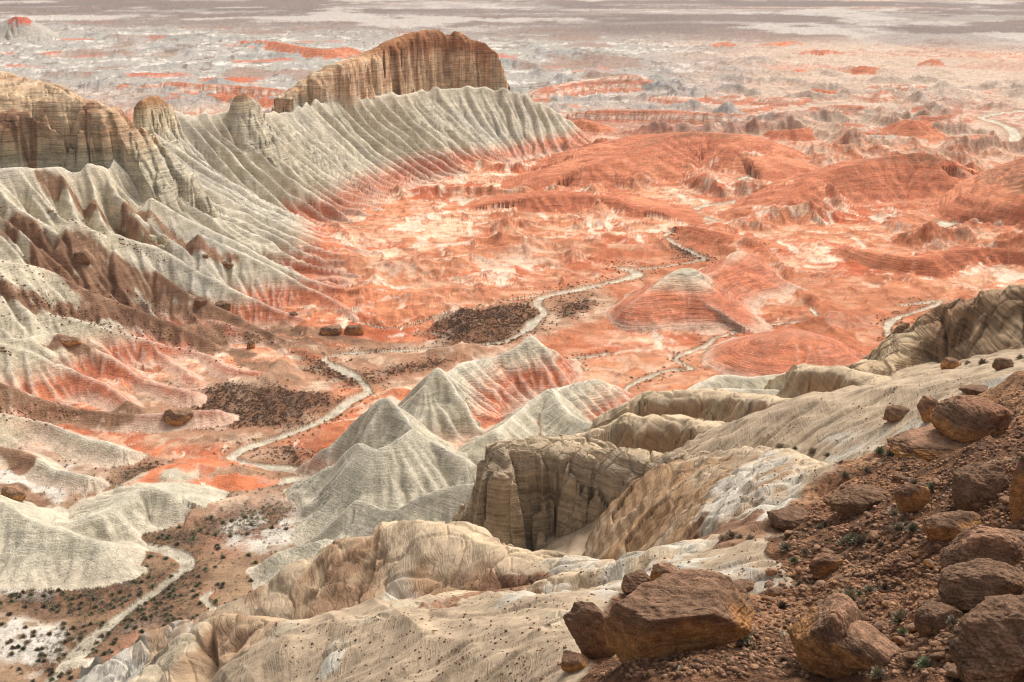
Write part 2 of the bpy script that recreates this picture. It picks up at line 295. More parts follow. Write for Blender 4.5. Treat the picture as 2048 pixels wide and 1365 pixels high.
feat('spur_low', Dp((335, 1345, .93), (380, 1285, .96), (432, 1236, .99), (520, 1232, .97), (600, 1240, .93), (690, 1236, .9), (760, 1226, .88), (812, 1212, .88), (880, 1236, .84), (960, 1240, .81), (1060, 1222, .78), (1180, 1219, .73)),
     [(0, 0), (5, 1), (20, 8), (50, 24)], [(0, 0), (4, 1.2), (10, 8), (40, 50)], 'sand', warp=(14, 1.6), flute=SF, terr=SN, endk=8, reach=55)
feat('ledge_a', Dp((1278, 832, 1.84), (1340, 828, 1.82), (1400, 840, 1.76), (1440, 852, 1.7)), [(0, 0), (3, .6), (6, 8), (9, 14), (40, 50)], [(0, 0), (6, 1), (20, 10), (40, 50)], 'sand', warp=(10, 2), terr=(2.4, .65, 20, 130), flute=[(9, 2, .1, 1)], endk=8, reach=50)
feat('ledge_b', Dp((1335, 785, 2.0), (1400, 780, 1.98), (1460, 784, 1.92), (1540, 790, 1.8), (1590, 800, 1.7)), [(0, 0), (3, .6), (6, 7), (9, 12), (40, 50)], [(0, 0), (6, 1), (20, 10), (40, 50)], 'sand', warp=(10, 2), terr=(2.4, .65, 20, 130), flute=[(9, 2, .1, 1)], endk=8, reach=50)
feat('ledge_c', Dp((1618, 730, 2.0), (1680, 735, 1.92), (1730, 745, 1.84), (1800, 765, 1.72)), [(0, 0), (3, .6), (5, 6), (8, 10), (40, 50)], [(0, 0), (6, 1), (20, 10), (40, 50)], 'sand', warp=(10, 2), terr=(2.4, .65, 20, 130), flute=[(9, 2, .1, 1)], endk=8, reach=50)
feat('right_cliff', Dp((1715, 735, 2.02), (1790, 700, 2.1), (1845, 648, 2.16), (1890, 612, 2.2), (1940, 600, 2.16), (1985, 580, 2.14), (2048, 566, 2.1), (2200, 540, 2.0), (2350, 520, 1.9)),
     [(0, 0), (4, 1), (10, 8), (16, 12), (24, 24), (34, 30), (70, 50)], [(0, 0), (6, 3), (16, 16), (60, 90)], 'cliff', warp=(16, 4), flute=[(22, 5, .2, .9), (7, 1.2, .2, 1)], terr=(3.4, .75, 20, 130), endk=8, reach=80)

# ---- red mesas and striped scarps beyond
RF = [(16, 3, .1, .9), (5, .8, .1, .9)]
def far_r(name, pts, h, kind='red', fl=(16, 2.5), w=None, back=None, wp=5):
    w = w or h * 2.2; back = back or h * 2.4
    feat(name, pts, [(0, 0), (w * .15, h * .12), (w * .55, h * .65), (w, h), (w * 1.5, h * 1.3)], [(0, 0), (back * .5, h * .3), (back, h), (back * 1.6, h * 1.6)], kind, warp=(h * 2.5, wp), flute=[(fl[0], fl[1], .1, .85), (fl[0] * .35, fl[1] * .3, .1, .9)][:1 if h <= 12 else 2], terr=(max(3.5, h * .22), .85, 2, 60), endk=h, reach=max(w, back) * 1.5)
far_r('red_mesa', Zp((1180, 330, 14), (1260, 300, 19), (1330, 270, 22), (1400, 262, 22), (1448, 272, 20), (1475, 300, 14)), 21, back=90, w=60, fl=(18, 1.5), wp=9)
far_r('red_mesa', Zp((1580, 395, 12), (1650, 345, 17), (1720, 322, 20), (1800, 312, 22), (1852, 305, 24), (1880, 325, 20), (1900, 350, 12)), 21, w=52, back=60, fl=(18, 1.8), wp=9)
far_r('red_mesa', Zp((2030, 440, 6), (2044, 392, 18), (2070, 335, 28), (2130, 300, 30)), 26, w=38, back=60, fl=(18, 1.5), wp=6)
far_r('red_mesa', Zp((1690, 488, 6), (1770, 500, 8), (1850, 508, 9), (1900, 500, 9), (1980, 492, 9), (2060, 500, 9)), 10, w=18, back=22, fl=(12, 2), wp=8)
far_r('red_mesa', Zp((1390, 452, 7), (1430, 462, 8), (1480, 470, 7)), 8, w=18, back=30, fl=(9, 1.2), wp=4)
far_r('red_mesa', Zp((1050, 395, 7), (1130, 385, 9), (1210, 392, 8), (1270, 410, 6)), 8, w=20, back=50, fl=(9, 1.2), wp=7)
far_r('striped', Zp((1040, 190, 8), (1090, 180, 12), (1130, 163, 15), (1180, 155, 16), (1240, 147, 19), (1285, 150, 18), (1310, 168, 8)), 17, 'striped', w=40, back=55, fl=(26, 6))
far_r('striped', Zp((1150, 222, 10), (1230, 216, 13), (1320, 218, 13), (1400, 222, 13), (1480, 226, 12), (1545, 240, 7)), 13, 'striped', w=26, back=60, fl=(12, 3), wp=6)
far_r('striped', Zp((1130, 240, 7), (1160, 236, 11), (1195, 245, 8), (1200, 262, 3)), 11, 'red', w=20, back=30, fl=(9, 2.5))
far_r('striped', Zp((290, 170, 4), (340, 160, 12), (400, 163, 14), (460, 166, 13), (520, 170, 13), (590, 180, 11)), 15, 'striped', w=40, back=40, fl=(16, 5))
far_r('striped', Zp((330, 185, 4), (420, 186, 10), (500, 192, 8), (600, 200, 9)), 9, 'red', w=30, back=40, fl=(12, 3))
far_r('red_ridge', Zp((480, 78, 9), (540, 80, 14), (590, 90, 15), (640, 96, 16), (700, 92, 14)), 16, 'red', w=45, back=60, fl=(40, 8))
far_r('far_hill', Zp((10, 40, 10), (42, 32, 44), (70, 44, 10)), 42, 'greytop', w=90, back=90, fl=(60, 8))
rr = random.Random(5)
for (px, py, wd, h, k) in [(1560, 190, 60, 11, 'striped'), (1640, 175, 50, 10, 'red'), (1700, 205, 70, 13, 'striped'), (1760, 180, 60, 12, 'striped'), (1800, 165, 60, 10, 'striped'), (1830, 240, 45, 16, 'red'), (1700, 245, 60, 11, 'striped'), (1600, 255, 60, 10, 'red'),
                            (1870, 230, 70, 12, 'striped'), (1450, 85, 18, 9, 'red'), (1590, 138, 34, 8, 'red'), (1730, 130, 30, 12, 'red'), (1865, 115, 16, 11, 'red'), (1560, 82, 45, 9, 'red'), (1640, 100, 40, 8, 'red'), (1350, 190, 60, 9, 'striped'), (1460, 188, 50, 10, 'striped'),
                            (1900, 320, 26, 7, 'red'), (1130, 205, 30, 7, 'red'), (1500, 210, 60, 8, 'striped'), (1650, 290, 60, 7, 'striped'), (1760, 268, 60, 8, 'greytop'), (1960, 180, 60, 7, 'striped'), (1850, 205, 50, 9, 'striped'), (1930, 265, 50, 7, 'striped'), (1600, 320, 60, 6, 'striped'), (250, 165, 16, 9, 'red')]:
    a = [(px - wd, py + 4 + rr.uniform(0, 5), h * .4), (px - wd * .4, py + rr.uniform(-3, 3), h * .9), (px, py, h), (px + wd * .5, py + rr.uniform(-3, 4), h * .8), (px + wd, py + 6, h * .3)]
    far_r('hill', Zp(*a), h, k, fl=(h * 1.1, h * .3), w=h * 2.2, back=h * 2.6, wp=h * .4)

def scree_pts(): return None
def pxmap(X, Y, Z=0.0):
    """where a point of the ground plane falls in the survey photograph (used only to draw the ground's map regions)"""
    dx = X; dz = Z - H
    f = Y * CP - dz * SP; u = Y * SP + dz * CP
    return CX + F * dx / f, CY - F * u / f

# spurs of the left wall: their crests follow the scarp surface, standing a few metres proud of it
SPURS = [
    [(0, 526), (86, 541), (180, 585), (260, 615), (344, 650), (430, 690)],
    [(0, 588), (58, 620), (155, 643), (240, 668), (296, 684), (340, 728), (400, 775)], [(296, 684), (396, 708), (465, 752), (560, 772)],
    [(0, 674), (38, 694), (127, 686), (220, 725), (293, 777), (379, 800)], [(0, 705), (62, 722), (124, 746), (207, 784), (262, 822)],
    [(0, 784), (114, 822), (179, 842), (310, 846), (440, 836)], [(0, 846), (86, 867), (165, 894), (241, 915)], [(0, 912), (52, 926), (114, 958), (180, 975)],
    [(230, 470), (330, 505), (420, 560), (500, 600), (600, 640)], [(150, 440), (260, 500), (380, 590), (480, 640), (590, 690), (640, 700)], [(400, 470), (470, 500), (560, 545), (640, 590), (720, 640)],
    [(300, 400), (400, 450), (520, 510), (620, 560), (740, 600)], [(380, 655), (440, 645), (540, 690), (600, 730)]]

def base_z(X, Y):
    z = mq(CTRL, (X, Y))
    floor_like = 1 - ss(4, 14, z)
    z = np.where(z < 4, 4 - (4 - z) * 0.35 - 1.0 * (1 - ss(-8, 4, z)) , z)   # keep the floor nearly level
    far = ss(1300, 2000, Y); z = z * (1 - far)
    z = z * (1 - ss(0, 1, (-X - 60) / 40.0) * ss(700, 900, Y)) 
    return z, floor_like

def height(X, Y, detail=True):
    X = X.astype(np.float32); Y = Y.astype(np.float32)
    hb, fl = base_z(X, Y)
    hill = ss(12, 30, hb)
    q = hb / 3.2 + .6 * fbm(X / 40, Y / 40, 3, 2); q = q - np.floor(q)
    tr = np.where(q < .6, q * .3 / .6, .3 + (q - .6) * .7 / .4) - q
    hb = hb + hill * (2.2 * fbm(X / 26, Y / 26, 4, 5) + 1.5 * (ridg(X / 11 + Y / 30, Y / 16, 3, 2) - .5) + 3.0 * tr * ss(-.3, .2, fbm(X / 35, Y / 35, 2, 7)))
    bz = hb * hill                                   # level floor where the surface is low
    mx, my = pxmap(X, Y)
    rd = np.full(X.shape, 1e6, np.float32)
    for wd, P in RIVP:
        m = (X > P[:, 0].min() - 40) & (X < P[:, 0].max() + 40) & (Y > P[:, 1].min() - 40) & (Y < P[:, 1].max() + 40)
        if m.any():
            q = nearest(np.column_stack([P[:, :2], P[:, 2]]), X[m], Y[m])[0] / (wd * 0.5)
            q = q * (1 + .45 * vn(X[m] / (wd * 4), Y[m] / (wd * 4), 3)) + 0.25 * fbm(X[m] / wd, Y[m] / wd, 3, 4)
            rd[m] = np.minimum(rd[m], q)
    quiet = ss(1.2, 7, rd)
    und = ridg(X / 75, Y / 95, 5, 1, .52)
    amp = 4.5 + 7.0 * ss(430, 800, Y) * (1 - ss(1200, 2200, Y)) * (0.5 + 0.9 * ss(-60, 200, X))
    reg = (1 - 0.7 * ss(1500, 2600, Y))
    bump = (np.clip(und - 0.42, 0, 1) * 2.2 * amp * reg) * (0.15 + 0.85 * quiet) * (1 - hill)
    bump = bump + ((1.6 + 1.6 * ss(430, 560, Y)) * np.clip(ridg(X / 19, Y / 24, 4, 3) - .45, 0, 1) * 2.0) * (0.1 + .9 * quiet) * (1 - hill)
    q = bump / 2.3 + .5 * fbm(X / 50, Y / 50, 2, 1); q = q - np.floor(q)
    bump = bump + 2.3 * .8 * (np.where(q < .7, q * .2 / .7, .2 + (q - .7) * .8 / .3) - q) * ss(.4, 1.5, bump) * quiet
    bz = bz + bump - 0.8 * (1 - ss(.85, 1.25, rd)) * (1 - hill) + 1.2 * fbm(X / 30, Y / 30, 3, 2) * quiet * (1 - hill)
    # far badland mounds
    fm = ss(1050, 1300, Y) * (1 - ss(2600, 3300, Y)) 
    mound = np.clip(ridg(X / 95, Y / 150, 4, 6, .45) - .52, 0, 1) * 25 * fm * (0.35 + 0.65 * ss(-.2, .5, fbm(X / 500, Y / 600, 2, 9)))
    bz = bz + mound
    z = bz.copy(); fid = np.full(X.shape, -1, np.int16); crest = np.zeros(X.shape, np.float32); dd = np.full(X.shape, 999., np.float32)
    for f in FEATS:
        r = ev(f, X, Y)
        if r is None: continue
        m, fz, d, cr, un = r
        cur = z[m]; k = f.soft
        hh = np.clip(0.5 + 0.5 * (fz - cur) / k, 0, 1)
        nz = cur * (1 - hh) + fz * hh + k * hh * (1 - hh) * 0.5
        win = fz > cur
        z[m] = nz
        ff = fid[m]; ff[win] = f.id; fid[m] = ff
        cc = crest[m]; crest[m] = np.where(win, cr, cc)
        q = dd[m]; dd[m] = np.where(win, d, q)
    area = np.zeros(X.shape, np.float32); curv = np.zeros(X.shape, np.float32)
    for (x0, y0, dx, g, ga, gl) in ERO:
        ok, v = sample(g, x0, y0, dx, X, Y); z[ok] = z[ok] + v
        if detail: area[ok] = sample(ga, x0, y0, dx, X, Y)[1]; curv[ok] = sample(gl, x0, y0, dx, X, Y)[1]
    height.area, height.curv = area, curv
    return z, fid, crest, dd, rd, hill, bump + mound

ERO = []                                                  # rasters of what running water took away
def sample(g, x0, y0, dx, X, Y):
    n, m = g.shape
    u = (X - x0) / dx; v = (Y - y0) / dx
    ok = (u > 1) & (v > 1) & (u < n - 3) & (v < m - 3)
    u = u[ok]; v = v[ok]; i = u.astype(np.int32); j = v.astype(np.int32); a = (u - i).astype(np.float32); b = (v - j).astype(np.float32)
    def w(t): t2 = t * t; t3 = t2 * t; return ((1 - 3 * t + 3 * t2 - t3) / 6, (4 - 6 * t2 + 3 * t3) / 6, (1 + 3 * t + 3 * t2 - 3 * t3) / 6, t3 / 6)
    wa, wb = w(a), w(b); r = 0
    for p in range(4):
        q = 0
        for t in range(4): q = q + wb[t] * g[i + p - 1, j + t - 1]
        r = r + wa[p] * q
    return ok, r
def edge_fade(x0, x1, y0, y1, w, X, Y):
    return np.clip(np.minimum(np.minimum(X - x0, x1 - X), np.minimum(Y - y0, y1 - Y)) / w, 0, 1)
def erode(x0, x1, y0, y1, dx, steps, Kf, mexp, dif, sweeps=40, resist=None):
    n = int((x1 - x0) / dx); m = int((y1 - y0) / dx)
    gx = x0 + dx * np.arange(n); gy = y0 + dx * np.arange(m)
    GX, GY = np.meshgrid(gx, gy, indexing='ij')
    r = height(GX.ravel(), GY.ravel()); z0 = r[0].reshape(n, m).astype(np.float64); res = resist(r, GX.ravel(), GY.ravel()).reshape(n, m)
    z = z0 + RNG.randn(n, m) * .05 * dx
    N = n * m; idx = np.arange(N).reshape(n, m); A = np.ones(N)
    offs = [(-1, -1), (-1, 0), (-1, 1), (0, -1), (0, 1), (1, -1), (1, 0), (1, 1)]
    for st in range(steps):
        zp = np.pad(z, 1, constant_values=1e4)
        best = np.full((n, m), -1e9); rec = idx.copy(); low = np.full((n, m), 1e9)
        for k, (a, b) in enumerate(offs):
            q = zp[1 + a:1 + a + n, 1 + b:1 + b + m]; low = np.minimum(low, q)
            sl = (z - q) / (dx * math.hypot(a, b)) * (1 + .12 * RNG.rand(n, m))
            mm = sl > best; best[mm] = sl[mm]; rec[mm] = (idx + a * m + b)[mm]
        pit = best <= 0
        rec[pit] = idx[pit]; z = np.where(pit, low + .02, z)
        rf = rec.ravel(); src = np.nonzero(rf != idx.ravel())[0]; dst = rf[src]
        for it in range(sweeps if st else sweeps * 2):
            A = 1 + np.bincount(dst, weights=A[src], minlength=N)
        Ag = A.reshape(n, m) * dx * dx
        drop = np.maximum(z - z.ravel()[rf].reshape(n, m), 0)
        z = z - np.minimum(Kf * res * Ag ** mexp * np.maximum(best, 0), .42 * drop)
        zp = np.pad(z, 1, 'edge'); lap = zp[2:, 1:-1] + zp[:-2, 1:-1] + zp[1:-1, 2:] + zp[1:-1, :-2] - 4 * z
        z = z + dif * lap * np.minimum(res, 1)
    d = (z - z0) * edge_fade(x0, x1, y0, y1, 12 * dx, GX, GY)
    zp = np.pad(z, 1, 'edge'); lap = (zp[2:, 1:-1] + zp[:-2, 1:-1] + zp[1:-1, 2:] + zp[1:-1, :-2] - 4 * z) / dx
    ERO.append((x0, y0, dx, d.astype(np.float32), np.log10(Ag).astype(np.float32), lap.astype(np.float32)))
    print('eroded', n, m, 'mean', round(float(d.mean()), 2), 'min', round(float(d.min()), 1), time.time() - T0)

def hit(px, py, hf, n=700, t1=1600):
    """first point where the sight line through a photo pixel meets the ground"""
    x, y, z = ray(px, py)
    t = np.geomspace(40, t1, n)
    zz = hf(x * t, y * t)
    b = (H + z * t) < zz
    i = int(np.argmax(b)) if b.any() else n - 1
    a0, a1 = t[max(i - 1, 0)], t[i]
    tt = np.linspace(a0, a1, 24); zz = hf(x * tt, y * tt); b = (H + z * tt) < zz
    k = int(np.argmax(b)) if b.any() else 23
    return (x * tt[k], y * tt[k], H + z * tt[k])

_fl = scarp.flute; scarp.flute = [(19, 0, .2, .9)]
def scarp_z(x, y):
    x = np.asarray(x, np.float32); y = np.asarray(y, np.float32)
    z = np.zeros(x.shape); r = ev(scarp, x, y)
    if r is not None: z[r[0]] = np.maximum(r[1], 0)
    return z
SP3 = [[hit(px, py, scarp_z) for px, py in l] for l in SPURS]
scarp.flute = _fl
for i, l in enumerate(SP3):
    l = [(a, b, max(c, 0) + (2.0 if l[0][1] < 0 or b > 430 else 4.5)) for a, b, c in l]
    spur('spur', l, near=[(0, 0), (1.5, .7), (16, 10.5), (32, 24)], far=[(0, 0), (1.5, .7), (13, 9.5), (30, 26)], flute=[(7, 1.0, .1, .7), (2.4, .22, .05, .7)], warp=(16, 2.5), reach=34, endk=10, soft=1.0)
print('features', len(FEATS), time.time() - T0)

def resist(r, x, y):
    kind = np.array(['floor'] + [f.kind for f in FEATS])[r[1] + 1]
    v = np.ones(len(x)); v[np.isin(kind, ['cap', 'mesa', 'turret'])] = .12; v[np.isin(kind, ['sand', 'cliff'])] = .12; v[kind == 'red'] = .55; nm_ = np.array(['floor'] + [f.name for f in FEATS])[r[1] + 1]; v[np.isin(nm_, ['red_hill', 'red_dome'])] = .2
    v = np.where((kind == 'floor'), .95 + 0 * v, v); v = v * (1 - .6 * r[5] * (kind == 'floor'))
    v = v * np.where(r[4] < 2.0, .1, 1.0)
    return v
erode(-330, 420, 235, 1180, 1.0, 18, .055, .42, .015, resist=resist)
erode(-135, 190, 55, 262, .45, 12, .05, .4, .02, sweeps=30, resist=resist)
erode(-800, 1000, 1160, 2700, 3.2, 14, .05, .42, .03, sweeps=25, resist=resist)
# ------------------------------------------------------------------ terrain sheet (polar grid, rows packed by how large they look from the rim)
HALF = 1024 * 1.12
cols = np.linspace(-HALF, HALF, NA) / F
R0, R1 = 30.0, 9000.0
NC = 330; NP = 900
ck = np.linspace(-HALF, HALF, NC) / F
rk = np.geomspace(R0, R1, NP)
XX = (ck[:, None] * rk[None, :]) * 1.13; YY = np.broadcast_to(rk[None, :], XX.shape)
zz = height(XX.ravel(), YY.ravel())[0].reshape(XX.shape)
dist = np.sqrt(XX ** 2 + YY ** 2 + (H - zz) ** 2)
dr = np.diff(rk)[None, :]; dz = np.diff(zz, axis=1); dm = dist[:, 1:]
sdep = ((H - zz[:, 1:]) / dm).clip(0.02, 1)
met = np.sqrt((dr * sdep / dm) ** 2 + (dz / dm) ** 2) + 0.02 * dr / dm
k = np.ones(25) / 25.0
for _ in range(3): met = np.apply_along_axis(lambda v: np.convolve(np.pad(v, 12, 'edge'), k, 'valid'), 0, met)   # neighbouring columns must share their rows or quads shear
cum = np.concatenate([np.zeros((NC, 1)), np.cumsum(met, axis=1)], axis=1)
RR = np.empty((NC, NR))
for i in range(NC):
    RR[i] = np.interp(np.linspace(0, cum[i, -1], NR), cum[i], rk)
ci = np.linspace(0, NC - 1, NA); i0 = np.floor(ci).astype(int).clip(0, NC - 2); fr = (ci - i0)[:, None]
RG = RR[i0] * (1 - fr) + RR[i0 + 1] * fr
X = (cols[:, None] * RG * 1.13).ravel(); Y = RG.ravel()
Z, fid, crest, dd, rd, hill, bump = height(X, Y); area = height.area; curv = height.curv; area = np.where((X > -315) & (X < 405) & (Y > 250) & (Y < 1170), area, area - .8)
print('height', time.time() - T0)

def hits(pts, n=420, t1=1700):
    """first meetings of many sight lines with the finished ground"""
    V = np.array([ray(*p) for p in pts]); t = np.geomspace(35, t1, n)
    PX = V[:, 0:1] * t; PY = V[:, 1:2] * t; PZ = H + V[:, 2:3] * t
    zz = height(PX.ravel(), PY.ravel())[0].reshape(PX.shape)
    b = PZ < zz; i = np.where(b.any(1), b.argmax(1), n - 1).clip(1)
    r = np.arange(len(pts)); a = (PZ - zz)[r, i - 1]; c = (PZ - zz)[r, i]
    u = np.clip(a / (a - c + 1e-6), 0, 1); tt = t[i - 1] + (t[i] - t[i - 1]) * u
    return np.column_stack([V[:, 0] * tt, V[:, 1] * tt, H + V[:, 2] * tt])
def inside(P, X, Y):
    r = np.zeros(X.shape, bool); n = len(P)
    for i in range(n):
        x1, y1 = P[i][:2]; x2, y2 = P[(i + 1) % n][:2]
        if y1 == y2: continue
        c = ((y1 > Y) != (y2 > Y)); r ^= c & (X < (x2 - x1) * (Y - y1) / (y2 - y1) + x1)
    return r
def patch(P, soft, warp):
    P = np.array(P)[:, :2]; lo = P.min(0) - soft * 3 - warp; hi = P.max(0) + soft * 3 + warp
    m = (X > lo[0]) & (X < hi[0]) & (Y > lo[1]) & (Y < hi[1]); out = np.zeros(X.shape, np.float32)
    if not m.any(): return out
    x = X[m] + warp * fbm(X[m] / (warp * 2.5), Y[m] / (warp * 2.5), 4, 1); y = Y[m] + warp * fbm(X[m] / (warp * 2.5), Y[m] / (warp * 2.5), 4, 4)
    ins = inside(P, x, y); Q = np.vstack([P, P[:1]]); Q = np.column_stack([Q, np.zeros(len(Q))])
    d = nearest(Q, x, y)[0]; d = np.where(ins, d, -d)
    out[m] = ss(-soft, soft, d); return out
# ------------------------------------------------------------------ ground colours by geology (rock layers, crusts, scree, scrub soil)
X = X.astype(np.float32); Y = Y.astype(np.float32)
mx, my = pxmap(X, Y)
KIND = np.array(['floor'] + [f.kind for f in FEATS])[fid + 1]
NAME = np.array(['floor'] + [f.name for f in FEATS])[fid + 1]
C = np.zeros((len(X), 3), np.float32)
def mixc(c, m):
    global C
    m = m[:, None].astype(np.float32); C = C * (1 - m) + np.asarray(c, np.float32) * m
n1 = fbm(X / 40, Y / 40, 4, 1); n2 = fbm(X / 9, Y / 9, 4, 3); n3 = fbm(X / 140, Y / 140, 3, 5); n4 = fbm(X / 3, Y / 3, 3, 6)
cream = lin(196, 187, 166); creamy = lin(196, 182, 156); grey = lin(170, 166, 156); white = lin(222, 212, 198); red = lin(188, 102, 70); orange = lin(208, 138, 102); pink = lin(222, 180, 150)
brown = lin(128, 92, 68); sandc = lin(180, 160, 136); sandd = lin(158, 124, 92); dkred = lin(160, 76, 50)
# floor
C[:] = orange
nsr = fbm(X / 12, Y / 8, 6, 3, .68); nst = fbm(X / 30 + .5 * n1, Y / 20, 6, 6, .66); mixc(red, ss(-.15, .35, n1 + .5 * nsr)); mixc(pink, .8 * ss(.05, .35, nsr + .3 * n3)); mixc(lin(236, 208, 178), .7 * ss(.22, .42, nst + .15 * n3)); mixc(lin(164, 96, 64), .6 * ss(.12, .35, -nst + .2 * nsr)); rl = ridg(X / 16 + n1, Y / 22, 4, 5); mixc(lin(150, 92, 66), .7 * ss(.66, .8, rl)); rl2 = ridg(X / 22, Y / 30 + n1, 4, 1); mixc(lin(236, 214, 192), .85 * ss(.6, .76, rl2)); rl3 = ridg(X / 11 + n2, Y / 14, 3, 3); mixc(lin(236, 212, 190), .6 * ss(.68, .82, rl3)); rl4 = ridg(X / 8, Y / 11 + n2, 3, 6); mixc(lin(150, 88, 60), .55 * ss(.7, .84, rl4)); mixc(lin(176, 108, 76), .8 * ss(.1, .4, fbm(X / 90, Y / 120, 4, 7)))
mixc(pink, .5 * ss(.0, .2, -bump / 5 + .05 + .2 * n2) )
mixc(lin(184, 126, 94), .5 * ss(.05, .4, fbm(X / 70, Y / 50, 5, 4, .6))); rt2 = ss(1250, 1650, mx) * ss(450, 330, my); mixc(lin(208, 176, 152), rt2 * ss(-.25, .2, nsr + .4 * n3) * .85)
lb = ss(900, 975, my - 0.15 * (mx - 300)) * (1 - ss(640, 780, mx))          # lower left floor: brown soil, white crusts
soil = lin(160, 132, 106)
mixc(soil, lb); mixc(lin(138, 110, 88), lb * ss(-.1, .4, n2 + .5 * n4)); mixc(lin(206, 176, 156), lb * ss(-.05, .35, n1 + .4 * n2)); mixc(lin(216, 206, 194), lb * ss(.12, .4, n1 * .7 + n3 * .6 + .4 * n2 + .2 * n4)); mixc(lin(188, 134, 108), lb * ss(.3, .5, fbm(X / 28, Y / 28, 3, 7)) * .5)
fg = ss(300, 190, my + 25 * n3 - .03 * (mx - 1000)) * (1 - ss(1180, 1700, mx + 160 * n3) * .75)                # pale flats beyond
rt = ss(1150, 1700, mx) * ss(330, 250, my)
mixc(lin(200, 174, 152), np.clip(rt * .8, 0, 1) * ss(-.3, .3, n3 + n2 * .4))
mixc(lin(164, 158, 150), fg); mixc(lin(150, 147, 144), fg * ss(2, 9, bump)); mixc(lin(212, 205, 196), fg * ss(.08, .4, n1 * .6 + n2 * .5) * (1 - ss(1.5, 5, bump)) * .9); mixc(lin(120, 104, 92), fg * ss(.68, .78, ridg(X / 40, Y / 60, 4, 2)) * .8)
mixc(lin(150, 120, 104), fg * ss(.3, .5, fbm(X / 120, Y / 200, 4, 7)) * .7); mixc(lin(196, 104, 72), fg * ss(.42, .6, fbm(X / 160, Y / 120, 4, 2)) * .9)
st = fbm(X / 900, Y / 260, 4, 4) ; vf = ss(95, 45, my + 12 * n3 - .02 * (mx - 1000))
vf2 = ss(70, 34, my + 10 * st - .03 * (mx - 1000))
mixc(lin(128, 110, 102), np.clip(vf * ss(-.25, .1, st), 0, 1)); mixc(lin(122, 106, 100), vf2 * (1 - .7 * ss(.1, .45, fbm(X / 800, Y / 420, 5, 6)))); mixc(lin(196, 186, 178), vf2 * ss(.15, .5, fbm(X / 700, Y / 260, 5, 2)) * .45)
wet = ss(2.3, 3.4, area); mixc(lin(226, 206, 188), wet * .4 * (Y < 1200)); mixc(lin(170, 104, 76), ss(.05, .4, -curv) * .5 * (1 - fg) * (Y < 1200))
mixc(lin(200, 192, 184), np.clip(vf * 1.2, 0, 1) * ss(.04, .26, fbm(X / 320, Y / 420, 6, 1, .62)) * .65); mixc(lin(110, 98, 92), vf * ss(.1, .3, fbm(X / 260, Y / 500, 6, 4, .62)) * .5)
# kinds
def K(*a): return np.isin(KIND, a)
zj = Z + 2.2 * n1 + 0.8 * n2
kc = K('cream').astype(np.float32)
low = (1 - ss(7.5, 15, zj + 1.5 * ss(0, 1, n3)))
mixc(cream, kc); mixc(creamy, kc * ss(-.1, .5, n3 + .3 * n1) * .7); mixc(grey, kc * ss(.0, .5, n1) * .5)
greyhill = (np.isin(NAME, ['tent_d', 'tent_e', 'tent_e2', 'left_hill', 'pale_knoll', 'pale_spur_low', 'pale_spur_up', 'tent_g2', 'bank_ridge']).astype(np.float32))
tall = np.isin(NAME, ['tent_b', 'tent_c', 'tent_f', 'tent_g']).astype(np.float32)
redm = kc * (1 - greyhill) * (1 - .6 * tall)
leftfade = 1 - ss(820, 900, my) * (mx < 400)
lw = ss(-60, -100, X) * ss(620, 560, Y) * 1.0; zj2 = zj + lw + 4.0 * (1 - (NAME == 'fluted_scarp')) * (X > -60) - 6.5 * np.isin(NAME, ['red_hill', 'red_dome']) - 2.5 * (NAME == 'tent_a') - 3 * (NAME == 'tent_f2')
low = (1 - ss(7.5, 10.5, zj2 + 1.5 * ss(0, 1, n3)))
mixc(lin(206, 164, 138), redm * leftfade * (1 - ss(9, 15, zj2)) * .9); mixc(red, redm * leftfade * low * (.75 + .25 * n2)); mixc(orange, redm * leftfade * low * ss(.1, .5, n2) * .6)
mixc(white, kc * ss(.12, .6, -curv) * .35); mixc(lin(208, 184, 164), kc * (1 - ss(.5, 3.5, Z)) * .7); mixc(lin(200, 192, 172), greyhill * .6)
om = (NAME == 'orange_mound') | (NAME == 'bank_mound'); mixc(lin(206, 118, 78), om * ss(-.5, .2, n2 + n1) * .9)
k = K('red').astype(np.float32); mixc(lin(184, 112, 82), k); mixc(lin(204, 134, 100), k * ss(0, .5, n1 + n2 * .4)); mixc(lin(120, 84, 62), k * ss(17, 21, Z + 3 * n2 + 2 * n4) * (Y < 1100) * .75 * ss(-.2, .2, n2 + n4 + .2)); mixc(lin(220, 160, 130), k * crest * .4)
k = K('striped').astype(np.float32); sv = .5 + .5 * np.sin(Z * .8 + 2 * n3)
mixc(lin(196, 152, 130), k); mixc(lin(184, 112, 84), k * ss(.45, .85, sv + .2 * n2 + .3 * n3) * .85); mixc(lin(214, 190, 172), k * ss(.75, .98, 1 - sv))
k = K('greytop').astype(np.float32); mixc(lin(170, 162, 152), k); mixc(lin(176, 92, 70), k * (Z > 30))
k = K('cap').astype(np.float32); t = Z + 1.5 * n2
mixc(lin(206, 166, 130), k); mixc(lin(232, 212, 180), k * (Z < 77) * ss(.1, .5, np.sin(Z * 1.7 + 1.2 * n3) + .35 * n2) * .75); mixc(lin(158, 110, 80), k * (Z < 77) * ss(.5, .8, np.sin(Z * .83 + 2.1 + n3) + .3 * n2) * .6); mixc(lin(220, 196, 166), k * ss(.0, .5, n2 + .5 * np.sin(Z * 1.1)) * .8); mixc(lin(164, 116, 82), k * ss(74, 79, t + .08 * (X + 60))); mixc(lin(136, 92, 62), k * ss(.15, .6, n1 + n2) * .7)
